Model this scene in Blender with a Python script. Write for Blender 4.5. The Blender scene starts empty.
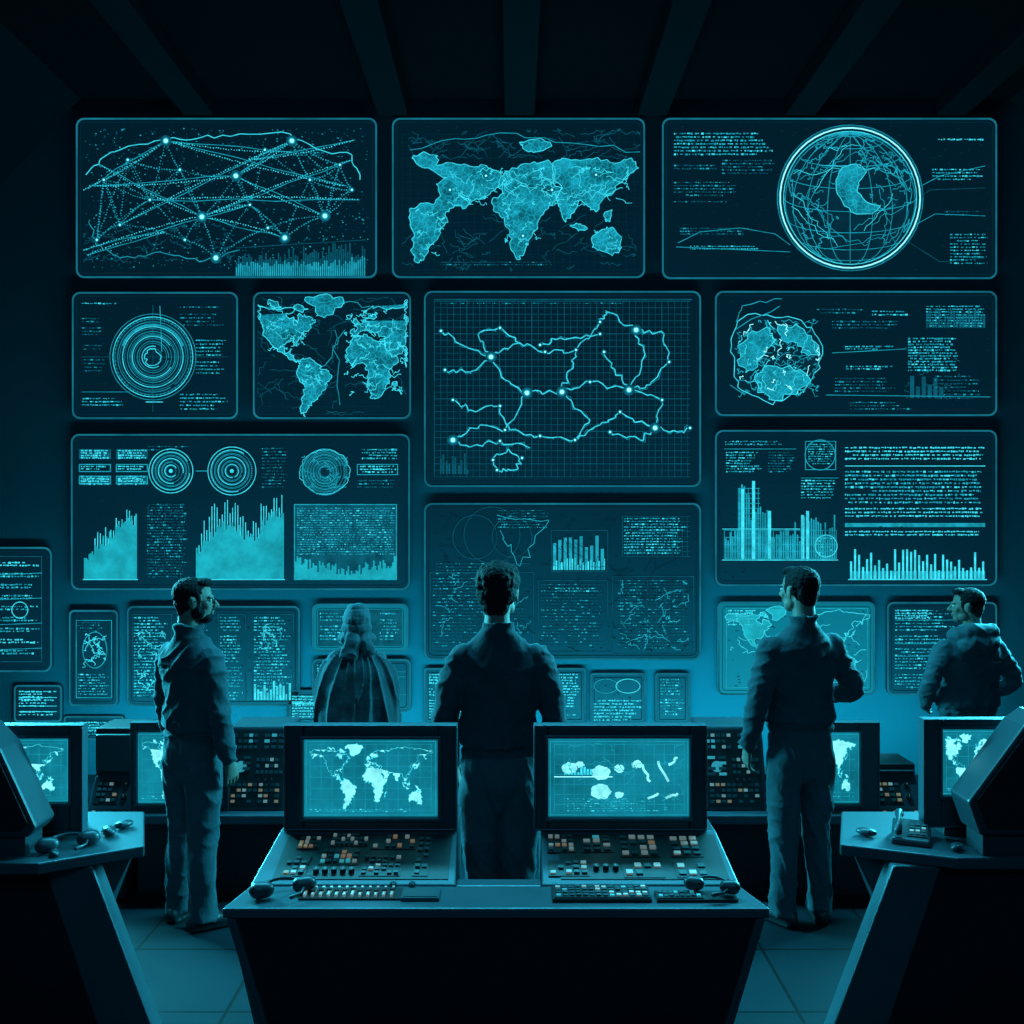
import bpy, bmesh, math, random
from mathutils import Vector, Matrix, noise, geometry
from mathutils.bvhtree import BVHTree
random.seed(7)
sc=bpy.context.scene
sc.view_settings.view_transform='Standard'
F=1000.0; CH=2.1; WD=8.0
def P(px,py,d): return Vector(((px-512)/F*d, d, CH+(512-py)/F*d))
def X(px,d): return (px-512)/F*d
def Z(py,d): return CH+(512-py)/F*d
def lin(c):
    return tuple(((v/255)/12.92 if v/255<=0.04045 else ((v/255+0.055)/1.055)**2.4) for v in c)
# ---------------------------------------------------------------- materials
MATS={}
def pbr(name,col,rough=0.6,metal=0.0,bump=0.0,bscale=60,var=0.25,vscale=4,sheen=0.0,emit=None,estr=0,spec=0.5):
    if name in MATS: return MATS[name]
    m=bpy.data.materials.new(name); m.use_nodes=True; nt=m.node_tree; b=nt.nodes['Principled BSDF']
    tc=nt.nodes.new('ShaderNodeTexCoord'); n=nt.nodes.new('ShaderNodeTexNoise'); n.inputs['Scale'].default_value=vscale; n.inputs['Detail'].default_value=5
    nt.links.new(tc.outputs['Object'],n.inputs['Vector'])
    mr=nt.nodes.new('ShaderNodeMix'); mr.data_type='RGBA'
    mr.inputs[6].default_value=(*[c*(1-var) for c in col],1); mr.inputs[7].default_value=(*[c*(1+var) for c in col],1)
    nt.links.new(n.outputs['Fac'],mr.inputs[0]); nt.links.new(mr.outputs[2],b.inputs['Base Color'])
    b.inputs['Roughness'].default_value=rough; b.inputs['Metallic'].default_value=metal
    b.inputs['Specular IOR Level'].default_value=spec
    if sheen: b.inputs['Sheen Weight'].default_value=sheen; b.inputs['Sheen Roughness'].default_value=0.3; b.inputs['Sheen Tint'].default_value=(0.3,0.9,1,1)
    if emit: b.inputs['Emission Color'].default_value=(*emit,1); b.inputs['Emission Strength'].default_value=estr
    if bump:
        n2=nt.nodes.new('ShaderNodeTexNoise'); n2.inputs['Scale'].default_value=bscale; n2.inputs['Detail'].default_value=4
        nt.links.new(tc.outputs['Object'],n2.inputs['Vector'])
        bp=nt.nodes.new('ShaderNodeBump'); bp.inputs['Strength'].default_value=bump; bp.inputs['Distance'].default_value=0.01
        nt.links.new(n2.outputs['Fac'],bp.inputs['Height']); nt.links.new(bp.outputs['Normal'],b.inputs['Normal'])
    MATS[name]=m; return m
def emi(name,rgb,var=0.0,scale=8,vor=0.0,vscale=12,strength=1.0):
    if name in MATS: return MATS[name]
    m=bpy.data.materials.new(name); m.use_nodes=True; nt=m.node_tree; nt.nodes.clear()
    o=nt.nodes.new('ShaderNodeOutputMaterial'); e=nt.nodes.new('ShaderNodeEmission'); nt.links.new(e.outputs[0],o.inputs[0])
    c=lin(rgb); e.inputs[0].default_value=(*c,1); e.inputs[1].default_value=strength
    if var or vor:
        tc=nt.nodes.new('ShaderNodeTexCoord'); n=nt.nodes.new('ShaderNodeTexNoise'); n.inputs['Scale'].default_value=scale; n.inputs['Detail'].default_value=6; n.inputs['Roughness'].default_value=.7
        nt.links.new(tc.outputs['Object'],n.inputs['Vector'])
        mp=nt.nodes.new('ShaderNodeMapRange'); mp.inputs[1].default_value=.3; mp.inputs[2].default_value=.7; mp.inputs[3].default_value=strength*(1-var); mp.inputs[4].default_value=strength*(1+var)
        nt.links.new(n.outputs['Fac'],mp.inputs[0]); out=mp.outputs[0]
        if vor:
            v=nt.nodes.new('ShaderNodeTexVoronoi'); v.feature='DISTANCE_TO_EDGE'; v.inputs['Scale'].default_value=vscale
            nt.links.new(tc.outputs['Object'],v.inputs['Vector'])
            m2=nt.nodes.new('ShaderNodeMapRange'); m2.inputs[1].default_value=0; m2.inputs[2].default_value=.09; m2.inputs[3].default_value=vor; m2.inputs[4].default_value=0
            nt.links.new(v.outputs['Distance'],m2.inputs[0])
            ad=nt.nodes.new('ShaderNodeMath'); ad.operation='ADD'; nt.links.new(out,ad.inputs[0]); nt.links.new(m2.outputs[0],ad.inputs[1]); out=ad.outputs[0]
        nt.links.new(out,e.inputs[1])
    MATS[name]=m; return m
M_bright=emi('graphic_bright',(150,250,255),strength=1.4); M_hi=emi('graphic_high',(58,214,234),.4,14,strength=1.15); M_mid=emi('graphic_mid',(24,150,172),.45,9,strength=1.15)
M_dim=emi('graphic_dim',(10,86,106),.45,9); M_faint=emi('graphic_faint',(4,44,60),.3,6)
M_map=emi('graphic_land',(16,128,148),.85,5,.9,24); M_mapd=emi('graphic_land_dim',(10,80,98),.6,8,.7,24)
M_fill=emi('graphic_fill',(26,170,188),.35,5); M_border=emi('display_border',(20,108,130),.4,2)
GM=[M_bright,M_hi,M_mid,M_dim,M_faint,M_map,M_mapd,M_fill,M_border]
BR,HI,MI,DI,FA,MP,MD,FI,BO=range(9)
def panelmat(name,rgb,es):
    return pbr(name,(0.001,0.016,0.022),rough=.5,emit=lin(rgb),estr=es,var=.3,vscale=2,spec=.12)
M_panel=panelmat('display_glass',(2,31,45),.8)
M_panel_teal=panelmat('display_glass_lit',(8,108,126),1.0)
M_crt=emi('crt_glow',(14,124,146),.4,3)
M_crtmap=emi('crt_land',(135,245,250),.35,16,strength=1.15)
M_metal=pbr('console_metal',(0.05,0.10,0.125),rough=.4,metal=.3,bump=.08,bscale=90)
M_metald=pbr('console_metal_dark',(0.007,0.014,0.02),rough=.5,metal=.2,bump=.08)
M_frame=pbr('monitor_casing',(0.025,0.05,0.064),rough=.38,metal=.1)
M_rub=pbr('rubber_black',(0.008,0.014,0.018),rough=.4)
M_b1=pbr('button_ivory',(0.55,0.55,0.5),rough=.4,emit=(.5,.6,.55),estr=.16)
M_b2=pbr('button_amber',(0.45,0.27,0.16),rough=.4,emit=(.75,.45,.25),estr=.16)
M_b3=pbr('button_teal',(0.05,0.3,0.34),rough=.4,emit=(.05,.5,.6),estr=.4)
M_b4=pbr('button_grey',(0.05,0.085,0.095),rough=.4)
# ---------------------------------------------------------------- mesh builder
class MB:
    def __init__(s): s.v=[];s.f=[];s.m=[]
    def add(s,vs,fs,m=0):
        o=len(s.v); s.v+=[tuple(v) for v in vs]; s.f+=[tuple(i+o for i in f) for f in fs]; s.m+=[m]*len(fs)
    def hexa(s,p,m=0): s.add(p,[(0,3,2,1),(4,5,6,7),(0,1,5,4),(1,2,6,5),(2,3,7,6),(3,0,4,7)],m)
    def box(s,x0,x1,y0,y1,z0,z1,m=0): s.hexa([(x0,y0,z0),(x1,y0,z0),(x1,y1,z0),(x0,y1,z0),(x0,y0,z1),(x1,y0,z1),(x1,y1,z1),(x0,y1,z1)],m)
    def fbox(s,fr,a0,a1,b0,b1,c0,c1,m=0):
        o,u,v,n=fr; q=lambda a,b,c:o+u*a+v*b+n*c
        s.hexa([q(a0,b0,c0),q(a1,b0,c0),q(a1,b1,c0),q(a0,b1,c0),q(a0,b0,c1),q(a1,b0,c1),q(a1,b1,c1),q(a0,b1,c1)],m)
    def prism(s,poly,fn0,fn1,m=0):
        n=len(poly); vs=[fn0(*p) for p in poly]+[fn1(*p) for p in poly]
        fs=[tuple(range(n)),tuple(range(2*n-1,n-1,-1))]+[(i,(i+1)%n,n+(i+1)%n,n+i) for i in range(n)]
        s.add(vs,fs,m)
    def tube(s,pts,rad,m=0,n=16,ref=(0,1,0),sub=1,rnd=True,sq=2.0):
        pts=[Vector(p) for p in pts]; rad=[(r,r) if not isinstance(r,(tuple,list)) else tuple(r) for r in rad]
        if sub>1 and len(pts)>2:
            np_,nr=[],[]
            for i in range(len(pts)-1):
                a=max(i-1,0);d=min(i+2,len(pts)-1)
                for k in range(sub):
                    t=k/sub
                    def cr(p0,p1,p2,p3): return 0.5*((2*p1)+(p2-p0)*t+(2*p0-5*p1+4*p2-p3)*t*t+(3*p1-p0-3*p2+p3)*t**3)
                    np_.append(Vector([cr(pts[a][j],pts[i][j],pts[i+1][j],pts[d][j]) for j in range(3)]))
                    nr.append(tuple(max(.001,cr(rad[a][j],rad[i][j],rad[i+1][j],rad[d][j])) for j in range(2)))
            np_.append(pts[-1]); nr.append(rad[-1]); pts,rad=np_,nr
        N=len(pts); T=[(pts[min(i+1,N-1)]-pts[max(i-1,0)]).normalized() for i in range(N)]
        if rnd:
            def cap(p,t,r,sg):
                R=min(r); o=[]
                for a in (80,55,30): 
                    c=math.cos(math.radians(a)); o.append((p+t*sg*R*math.sin(math.radians(a)),(max(.0008,r[0]-R+R*c),max(.0008,r[1]-R+R*c))))
                return o
            A=cap(pts[0],T[0],rad[0],-1); B=cap(pts[-1],T[-1],rad[-1],1)[::-1]
            T=[T[0]]*3+T+[T[-1]]*3; pts=[a[0] for a in A]+pts+[b[0] for b in B]; rad=[a[1] for a in A]+rad+[b[1] for b in B]
            N=len(pts)
        ref=Vector(ref); vs=[]
        for p,t,r in zip(pts,T,rad):
            sd=ref.cross(t)
            if sd.length<1e-4: sd=Vector((1,0,0))
            sd.normalize(); fr=t.cross(sd).normalized()
            for k in range(n):
                a=2*math.pi*k/n; c,q=math.cos(a),math.sin(a)
                c=math.copysign(abs(c)**(2/sq),c); q=math.copysign(abs(q)**(2/sq),q)
                vs.append(p+sd*(r[0]*c)+fr*(r[1]*q))
        fs=[(i*n+k,i*n+(k+1)%n,(i+1)*n+(k+1)%n,(i+1)*n+k) for i in range(N-1) for k in range(n)]
        fs+=[tuple(range(n-1,-1,-1)),tuple((N-1)*n+k for k in range(n))]
        s.add(vs,fs,m)
    def ell(s,c,r,m=0,n=16,rot=None):
        c=Vector(c); vs=[];k=n//2
        for i in range(1,k):
            a=math.pi*i/k
            for j in range(n):
                b=2*math.pi*j/n; v=Vector((r[0]*math.sin(a)*math.cos(b),r[1]*math.sin(a)*math.sin(b),r[2]*math.cos(a)))
                if rot: v=rot@v
                vs.append(c+v)
        t=Vector((0,0,r[2])); t=rot@t if rot else t
        vs+= [c+t,c-t]; L=len(vs)
        fs=[(i*n+j,(i+1)*n+j,(i+1)*n+(j+1)%n,i*n+(j+1)%n) for i in range(k-2) for j in range(n)]
        fs+=[(L-2,j,(j+1)%n) for j in range(n)]+[(L-1,(k-2)*n+(j+1)%n,(k-2)*n+j) for j in range(n)]
        s.add(vs,fs,m)
    def cyl(s,c,ax,r,h,m=0,n=16,r2=None):
        c=Vector(c);ax=Vector(ax).normalized(); u=ax.orthogonal().normalized(); w=ax.cross(u); r2=r if r2 is None else r2
        vs=[c+u*r*math.cos(2*math.pi*k/n)+w*r*math.sin(2*math.pi*k/n) for k in range(n)]+[c+ax*h+u*r2*math.cos(2*math.pi*k/n)+w*r2*math.sin(2*math.pi*k/n) for k in range(n)]
        s.add(vs,[tuple(range(n-1,-1,-1)),tuple(range(n,2*n))]+[(k,(k+1)%n,n+(k+1)%n,n+k) for k in range(n)],m)
    def mesh(s,name,mats,fix=True):
        me=bpy.data.meshes.new(name); me.from_pydata(s.v,[],s.f); me.update()
        for m in mats: me.materials.append(m)
        me.polygons.foreach_set('material_index',s.m)
        if fix:
            bm=bmesh.new(); bm.from_mesh(me); bmesh.ops.recalc_face_normals(bm,faces=bm.faces); bm.to_mesh(me); bm.free()
        return me
def link(ob,parent=None):
    sc.collection.objects.link(ob)
    if parent: ob.parent=parent; ob.matrix_parent_inverse=parent.matrix_basis.inverted()
    return ob
def group(name,loc):
    e=bpy.data.objects.new(name,None); e.location=loc; e.empty_display_size=.1; sc.collection.objects.link(e); return e
def obj(mb,name,mats,parent=None,bevel=0,smooth=False,fix=True,seg=2):
    ob=bpy.data.objects.new(name,mb.mesh(name,mats,fix)); link(ob,parent)
    if smooth: ob.data.polygons.foreach_set('use_smooth',[True]*len(ob.data.polygons))
    if bevel:
        b=ob.modifiers.new('bevel','BEVEL'); b.width=bevel; b.segments=seg; b.limit_method='ANGLE'; b.angle_limit=math.radians(35)
    return ob
# ---------------------------------------------------------------- world map data
NA=[(-168,66),(-160,71),(-140,70),(-125,70),(-110,68),(-95,69),(-82,68),(-87,63),(-94,60),(-88,57),(-82,55),(-80,52),(-78,58),(-77,62),(-70,60),(-64,59),(-60,55),(-56,52),(-65,49),(-61,46),(-70,43),(-74,40),(-76,35),(-81,31),(-80,26),(-83,29),(-90,30),(-97,27),(-97,21),(-91,18),(-87,21),(-88,16),(-83,15),(-83,10),(-78,8),(-84,9),(-92,14),(-105,19),(-110,24),(-115,30),(-121,35),(-124,42),(-124,48),(-132,55),(-142,60),(-152,59),(-162,55),(-158,58),(-165,62)]
SA=[(-78,8),(-72,12),(-62,10),(-52,5),(-50,0),(-40,-3),(-35,-7),(-39,-14),(-41,-22),(-48,-27),(-54,-34),(-58,-38),(-65,-42),(-68,-50),(-69,-55),(-74,-51),(-73,-40),(-71,-30),(-70,-18),(-77,-12),(-81,-5),(-79,2)]
AF=[(-6,35),(3,37),(11,37),(20,32),(32,31),(35,27),(38,19),(43,12),(51,12),(46,4),(40,-3),(40,-14),(35,-20),(32,-28),(26,-34),(18,-34),(14,-25),(12,-15),(13,-6),(9,1),(8,5),(-2,5),(-8,4),(-13,9),(-17,14),(-16,21),(-10,30)]
EA=[(-9,37),(-9,43),(-1,44),(-4,48),(2,51),(8,54),(10,57),(20,55),(24,59),(22,64),(17,61),(13,56),(6,58),(6,62),(14,68),(26,71),(40,67),(45,68),(60,69),(70,73),(85,74),(104,78),(113,74),(130,72),(150,71),(170,69),(180,68),(178,63),(163,60),(160,52),(156,58),(143,59),(136,54),(141,48),(131,43),(128,38),(127,35),(125,39),(118,39),(122,32),(118,24),(109,21),(108,12),(104,9),(101,13),(103,2),(98,9),(95,16),(89,22),(81,15),(78,8),(73,17),(68,24),(57,26),(50,30),(56,25),(59,22),(52,16),(44,13),(39,21),(35,28),(36,36),(28,37),(26,40),(22,37),(19,42),(13,45),(18,40),(12,42),(8,44),(0,40),(-2,37)]
AU=[(114,-22),(122,-18),(130,-12),(137,-12),(141,-17),(143,-11),(146,-19),(153,-26),(150,-37),(144,-39),(136,-34),(130,-32),(116,-35)]
GL=[(-55,60),(-42,60),(-22,70),(-20,80),(-35,83),(-60,81),(-70,77),(-55,70)]
SM=[[(109,1),(117,7),(119,1),(115,-4),(110,-3)],[(44,-25),(47,-25),(50,-15),(44,-18)],[(130,32),(140,36),(145,44),(141,41),(135,35)],[(-5,50),(1,52),(-3,58),(-6,56)],[(131,-1),(141,-3),(150,-10),(138,-8)],[(96,5),(106,-6),(115,-8),(104,-4)],[(-80,73),(-65,67),(-72,64),(-85,70)],[(-115,72),(-100,70),(-105,76),(-118,76)]]
LANDS=[NA,SA,AF,EA,AU,GL]+SM
def rough_poly(poly,amp,k=3):
    out=[]
    for i in range(len(poly)):
        a=poly[i];b=poly[(i+1)%len(poly)]
        for j in range(k):
            t=j/k; d=amp if j else amp*.3
            out.append((a[0]+(b[0]-a[0])*t+random.uniform(-d,d),a[1]+(b[1]-a[1])*t+random.uniform(-d,d)))
    return out
# ---------------------------------------------------------------- 2-D display graphics (real thin geometry on the display face)
LW=.8
class G:
    def __init__(s,d,mb=None): s.d=d; s.mb=mb or MB(); s.L=0
    def w(s,x,y,l=0): return P(x,y,s.d)+Vector((0,-0.001*l,0))
    def quad(s,pts,m,l=0): s.mb.add([s.w(x,y,l) for x,y in pts],[tuple(range(len(pts)))],m)
    def rect(s,x0,y0,x1,y1,m,l=1): s.quad([(x0,y0),(x1,y0),(x1,y1),(x0,y1)],m,l)
    def frame(s,x0,y0,x1,y1,w,m,l=2):
        s.rect(x0,y0,x1,y0+w,m,l);s.rect(x0,y1-w,x1,y1,m,l);s.rect(x0,y0,x0+w,y1,m,l);s.rect(x1-w,y0,x1,y1,m,l)
    def line(s,a,b,w,m,l=3):
        dx,dy=b[0]-a[0],b[1]-a[1]; L=math.hypot(dx,dy)
        if L<1e-6: return
        w=w*LW
        nx,ny=-dy/L*w/2,dx/L*w/2
        s.quad([(a[0]+nx,a[1]+ny),(b[0]+nx,b[1]+ny),(b[0]-nx,b[1]-ny),(a[0]-nx,a[1]-ny)],m,l)
    def poly(s,pts,w,m,closed=False,l=3):
        n=len(pts)
        for i in range(n if closed else n-1): s.line(pts[i],pts[(i+1)%n],w,m,l)
    def glowpoly(s,pts,w,m,gw=4.5):
        s.poly(pts,gw,FA,False,1); s.poly(pts,gw*.5,DI,False,2); s.poly(pts,w,m,False,3)  # bloom imitated by wider, dimmer lines drawn behind the bright one
    def arc(s,cx,cy,r,w,m,a0=0,a1=360,l=3,ry=None):
        ry=ry or r; n=max(8,int(abs(a1-a0)/8)); 
        s.poly([(cx+r*math.cos(math.radians(a0+(a1-a0)*i/n)),cy+ry*math.sin(math.radians(a0+(a1-a0)*i/n))) for i in range(n+1)],w,m,False,l)
    def disc(s,cx,cy,r,m,l=4,n=14): s.quad([(cx+r*math.cos(2*math.pi*i/n),cy+r*math.sin(2*math.pi*i/n)) for i in range(n)],m,l)
    def node(s,x,y,r=2.2):
        s.disc(x,y,r*2.6,DI,3.5); s.disc(x,y,r*1.6,MI,4); s.disc(x,y,r,BR,5)
    def fill(s,poly,m,l=2):
        for t in geometry.tessellate_polygon([[Vector((p[0],p[1],0)) for p in poly]]):
            s.mb.add([s.w(poly[i][0],poly[i][1],l) for i in t],[(0,1,2)],m)
    def text(s,x0,y0,x1,y1,row=4,m=MI,dens=.8,h=1.3,ragged=.35,l=2):
        y=y0; row=row*.8; h=h*.85
        while y<y1-h:
            xe=x1-(x1-x0)*random.random()*ragged; x=x0+(random.random()<.15)*random.uniform(0,(x1-x0)*.2)
            if random.random()<dens:
                while x<xe:
                    w=random.uniform(.7,3.2); s.rect(x,y+random.uniform(-.3,.3),min(x+w,xe),y+h*random.uniform(.6,1.3),m if R()<.75 else max(m-1,1),l); x+=w+random.choice([.4,.6,.9,1.3,2.6])
            y+=row
    def bars(s,x0,yb,x1,hf,n,m,gap=.3,l=2):
        bw=(x1-x0)/n
        for i in range(n):
            h=hf(i/(n-1)); 
            if h>0: s.rect(x0+i*bw,yb-h,x0+(i+1-gap)*bw,yb,m,l)
    def grid(s,x0,y0,x1,y1,st,w,m,l=1):
        x=x0
        while x<=x1: s.rect(x,y0,x+w,y1,m,l); x+=st
        y=y0
        while y<=y1: s.rect(x0,y,x1,y+w,m,l); y+=st
    def specks(s,x0,y0,x1,y1,n,m=DI):
        for _ in range(n):
            x=U(x0,x1);y=U(y0,y1); s.rect(x,y,x+U(.5,3),y+U(.4,.9),m,1)
    def scrib(s,x0,y0,x1,y1,n,L,w=.7,m=DI,amp=2):
        for _ in range(n):
            x=U(x0,x1);y=U(y0,y1); q=wob((x,y),(min(max(x+U(-L,L),x0),x1),min(max(y+U(-L,L)*.7,y0),y1)),6,amp); s.poly(q,w,m)
    def lands(s,polys,mf,ml,lw=.9,amp=1.2):
        for L in polys:
            r=rough_poly(L,amp,4); s.poly(r,lw*4,FA,True,1); s.fill(r,mf,2); s.poly(r,lw,ml,True,3)  # wide faint outline behind each coast paints in its bloom
    def world(s,x0,y0,x1,y1,mf=MP,ml=HI,lw=.8,lon=(-170,180),lat=(82,-56),amp=1.6,tot=None):
        f=lambda a,b:(x0+(a-lon[0])/(lon[1]-lon[0])*(x1-x0),y0+(b-lat[0])/(lat[1]-lat[0])*(y1-y0))
        for L in LANDS:
            L2=[(min(max(a,lon[0]),lon[1]),b) for a,b in L]
            if max(a for a,b in L2)-min(a for a,b in L2)<2: continue
            r=[f(*p) for p in L2]; r=rough_poly(r,amp*(x1-x0)/(lon[1]-lon[0]),3)
            s.fill(r,mf,2); s.poly(r,lw,ml,True,3)
    def globe(s,cx,cy,R,lon0,lat0,mf=MD,ml=HI,gm=MI):
        lo,la=math.radians(lon0),math.radians(lat0)
        def pr(a,b):
            a=math.radians(a)-lo;b=math.radians(b)
            x=math.cos(b)*math.sin(a); y=math.cos(la)*math.sin(b)-math.sin(la)*math.cos(b)*math.cos(a)
            z=math.sin(la)*math.sin(b)+math.cos(la)*math.cos(b)*math.cos(a); return x,y,z
        for L in LANDS:
            q=[]
            for p in rough_poly(L,2.5):
                x,y,z=pr(*p)
                if z<0:
                    k=math.hypot(x,y); x,y=x/k,y/k; q.append((cx+R*x,cy-R*y,0))
                else: q.append((cx+R*x,cy-R*y,1))
            if sum(v[2] for v in q)<3: continue
            q2=[(v[0],v[1]) for v in q]; s.fill(q2,mf,2)
            for i in range(len(q)):
                a=q[i];b=q[(i+1)%len(q)]
                if a[2] and b[2]: s.line(a[:2],b[:2],.9,ml,3)
        for a in range(-180,180,20):
            pl=[pr(a,b) for b in range(-90,91,10)]
            for u,v in zip(pl,pl[1:]):
                if u[2]>0 and v[2]>0: s.line((cx+R*u[0],cy-R*u[1]),(cx+R*v[0],cy-R*v[1]),.8,gm,3)
        for b in range(-80,81,20):
            pl=[pr(a,b) for a in range(-180,181,10)]
            for u,v in zip(pl,pl[1:]):
                if u[2]>0 and v[2]>0: s.line((cx+R*u[0],cy-R*u[1]),(cx+R*v[0],cy-R*v[1]),.8,gm,3)
def wob(a,b,k=8,amp=4):
    out=[]
    for i in range(k+1):
        t=i/k; d=amp if 0<i<k else 0
        out.append((a[0]+(b[0]-a[0])*t+random.uniform(-d,d),a[1]+(b[1]-a[1])*t+random.uniform(-d,d)))
    return out
def rrect(x0,y0,x1,y1,r,k=6):
    o=[]
    for cx,cy,a in ((x1-r,y0+r,-90),(x1-r,y1-r,0),(x0+r,y1-r,90),(x0+r,y0+r,180)):
        for i in range(k+1):
            t=math.radians(a+90*i/k); o.append((cx+r*math.cos(t),cy+r*math.sin(t)))
    return o
R=random.random; U=random.uniform
def display(x0,y0,x1,y1,draw=None,pm=M_panel,name='wall_display',r=8,d=WD-.032,border=True,bw=1.7,bm=BO):
    e=group(name,P((x0+x1)/2,(y0+y1)/2,d+.015))
    mb=MB(); rr=rrect(x0,y0,x1,y1,r)
    mb.prism(rr,lambda a,b:P(a,b,d),lambda a,b:P(a,b,d)+Vector((0,.031,0)),0)
    obj(mb,'panel',[pm],e)
    g=G(d-.002)
    if border:
        inn=rrect(x0+bw,y0+bw,x1-bw,y1-bw,r-bw*.6); n=len(rr)
        for i in range(n):
            j=(i+1)%n; g.quad([rr[i],rr[j],inn[j],inn[i]],bm,2)
        in2=rrect(x0+4.5,y0+4.5,x1-4.5,y1-4.5,r-2.5); g.poly(in2,.6,FA,True,2)
    A=(x1-x0)*(y1-y0); g.specks(x0+8,y0+8,x1-8,y1-8,int(A/160),FA)
    if draw: draw(g)
    obj(g.mb,'graphics',GM,e,fix=False)
    return e
# ---------------------------------------------------------------- room
def room():
    W=4.35; zc=5.4; y0=-3.0
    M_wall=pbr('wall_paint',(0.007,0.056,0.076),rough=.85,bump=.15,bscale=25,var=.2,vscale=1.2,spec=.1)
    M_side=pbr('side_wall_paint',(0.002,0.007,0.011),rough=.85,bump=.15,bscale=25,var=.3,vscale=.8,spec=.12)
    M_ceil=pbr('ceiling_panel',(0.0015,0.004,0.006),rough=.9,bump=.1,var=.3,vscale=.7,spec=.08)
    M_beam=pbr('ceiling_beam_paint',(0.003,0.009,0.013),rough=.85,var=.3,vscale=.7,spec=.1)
    mb=MB(); mb.box(-W-.1,W+.1,WD,WD+.15,0,zc+.2); obj(mb,'wall_back',[M_wall])
    mb=MB(); mb.box(-W-.12,-W,y0,WD,0,zc+.2); obj(mb,'wall_left',[M_side])
    mb=MB(); mb.box(W,W+.12,y0,WD,0,zc+.2); obj(mb,'wall_right',[M_side])
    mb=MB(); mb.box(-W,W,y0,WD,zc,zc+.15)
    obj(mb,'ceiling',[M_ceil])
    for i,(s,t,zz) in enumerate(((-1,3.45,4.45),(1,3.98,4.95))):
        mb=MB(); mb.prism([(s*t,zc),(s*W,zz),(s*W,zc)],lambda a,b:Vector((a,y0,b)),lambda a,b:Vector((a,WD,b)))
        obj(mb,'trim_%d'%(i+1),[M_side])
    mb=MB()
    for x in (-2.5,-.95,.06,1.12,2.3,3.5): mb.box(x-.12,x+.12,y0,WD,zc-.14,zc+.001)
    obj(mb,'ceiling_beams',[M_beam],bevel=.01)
    m=bpy.data.materials.new('floor_tiles'); m.use_nodes=True; nt=m.node_tree; b=nt.nodes['Principled BSDF']
    tc=nt.nodes.new('ShaderNodeTexCoord'); br=nt.nodes.new('ShaderNodeTexBrick'); br.offset=0; br.inputs['Scale'].default_value=1.0
    br.inputs['Brick Width'].default_value=.6; br.inputs['Row Height'].default_value=.6; br.inputs['Mortar Size'].default_value=.008
    br.inputs['Color1'].default_value=(.004,.014,.02,1);br.inputs['Color2'].default_value=(.006,.019,.027,1);br.inputs['Mortar'].default_value=(.001,.003,.004,1)
    nt.links.new(tc.outputs['Object'],br.inputs['Vector']); nt.links.new(br.outputs['Color'],b.inputs['Base Color'])
    ns=nt.nodes.new('ShaderNodeTexNoise'); ns.inputs['Scale'].default_value=3; nt.links.new(tc.outputs['Object'],ns.inputs['Vector'])
    mr=nt.nodes.new('ShaderNodeMapRange'); mr.inputs[3].default_value=.6; mr.inputs[4].default_value=.8; nt.links.new(ns.outputs['Fac'],mr.inputs[0]); nt.links.new(mr.outputs[0],b.inputs['Roughness'])
    b.inputs['Specular IOR Level'].default_value=.10
    bp=nt.nodes.new('ShaderNodeBump'); bp.inputs['Strength'].default_value=.4; bp.inputs['Distance'].default_value=.01; bp.invert=True
    nt.links.new(br.outputs['Fac'],bp.inputs['Height']); nt.links.new(bp.outputs['Normal'],b.inputs['Normal'])
    mb=MB(); mb.box(-W,W,y0,WD,-.1,0); obj(mb,'floor',[m])
room()
# ---------------------------------------------------------------- wall displays
def s1(g):
    for _ in range(900):
        x=U(84,368);y=U(128,268); g.rect(x,y,x+U(.6,1.6),y+U(.6,1.3),random.choice([DI,MI,DI]))
    nd=[(166,141),(292,141),(236,176),(325,216),(202,217),(150,200),(104,180),(120,225),(185,240),(250,205),(285,238),(216,258),(340,165),(352,190),(268,228),(97,240),(310,180),(180,170),(128,160),(265,150)]
    def dotted(a,b,m,w=.9):
        n=int(math.dist(a,b)/2.6)
        for i in range(n):
            t=i/n; x=a[0]+(b[0]-a[0])*t+U(-.4,.4); y=a[1]+(b[1]-a[1])*t+U(-.4,.4)+6*math.sin(t*3.1)*(-1 if a[1]>190 else 1)*.5
            g.disc(x,y,w*U(.5,.9),m,3,6)
    for i,a in enumerate(nd):
        for b in sorted(nd,key=lambda q:math.dist(a,q))[1:5]: dotted(a,b,MI)
    for a,b in [((84,190),(166,141)),((166,141),(292,152)),((166,141),(345,186)),((90,186),(236,176)),((236,176),(325,216)),((120,225),(292,141)),((202,217),(352,160)),((84,250),(250,205)),((150,200),(360,200)),((100,165),(202,217)),((236,176),(292,141)),((88,255),(166,232)),((202,217),(285,238)),((250,160),(355,140))]:
        g.poly(wob(a,b,5,1.5),.9,MI); dotted(a,b,HI)
    pts=[(86,175),(100,160),(120,150),(166,139),(200,138),(240,134),(290,134),(320,150),(352,155),(360,180)]
    g.poly([q for a,b in zip(pts,pts[1:]) for q in wob(a,b,5,2)],1.1,HI)
    pts=[(90,220),(96,245),(120,258),(160,252),(200,262),(240,250)]
    g.poly([q for a,b in zip(pts,pts[1:]) for q in wob(a,b,6,2.5)],1,MI)
    g.scrib(84,225,235,262,60,14,.7,DI,2)
    for x,y in nd: g.node(x,y,1.0)
    for x,y in nd[:5]+[(285,238),(216,258)]: g.node(x,y,2.2)
    g.bars(236,276,366,lambda t:U(12,24)+16*t*R(),62,DI,.35); g.bars(236,276,366,lambda t:U(8,14)+8*t*R(),62,MI,.35,3)
    g.line((236,248),(366,240),.8,DI); g.text(290,150,330,156,3,DI)
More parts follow.
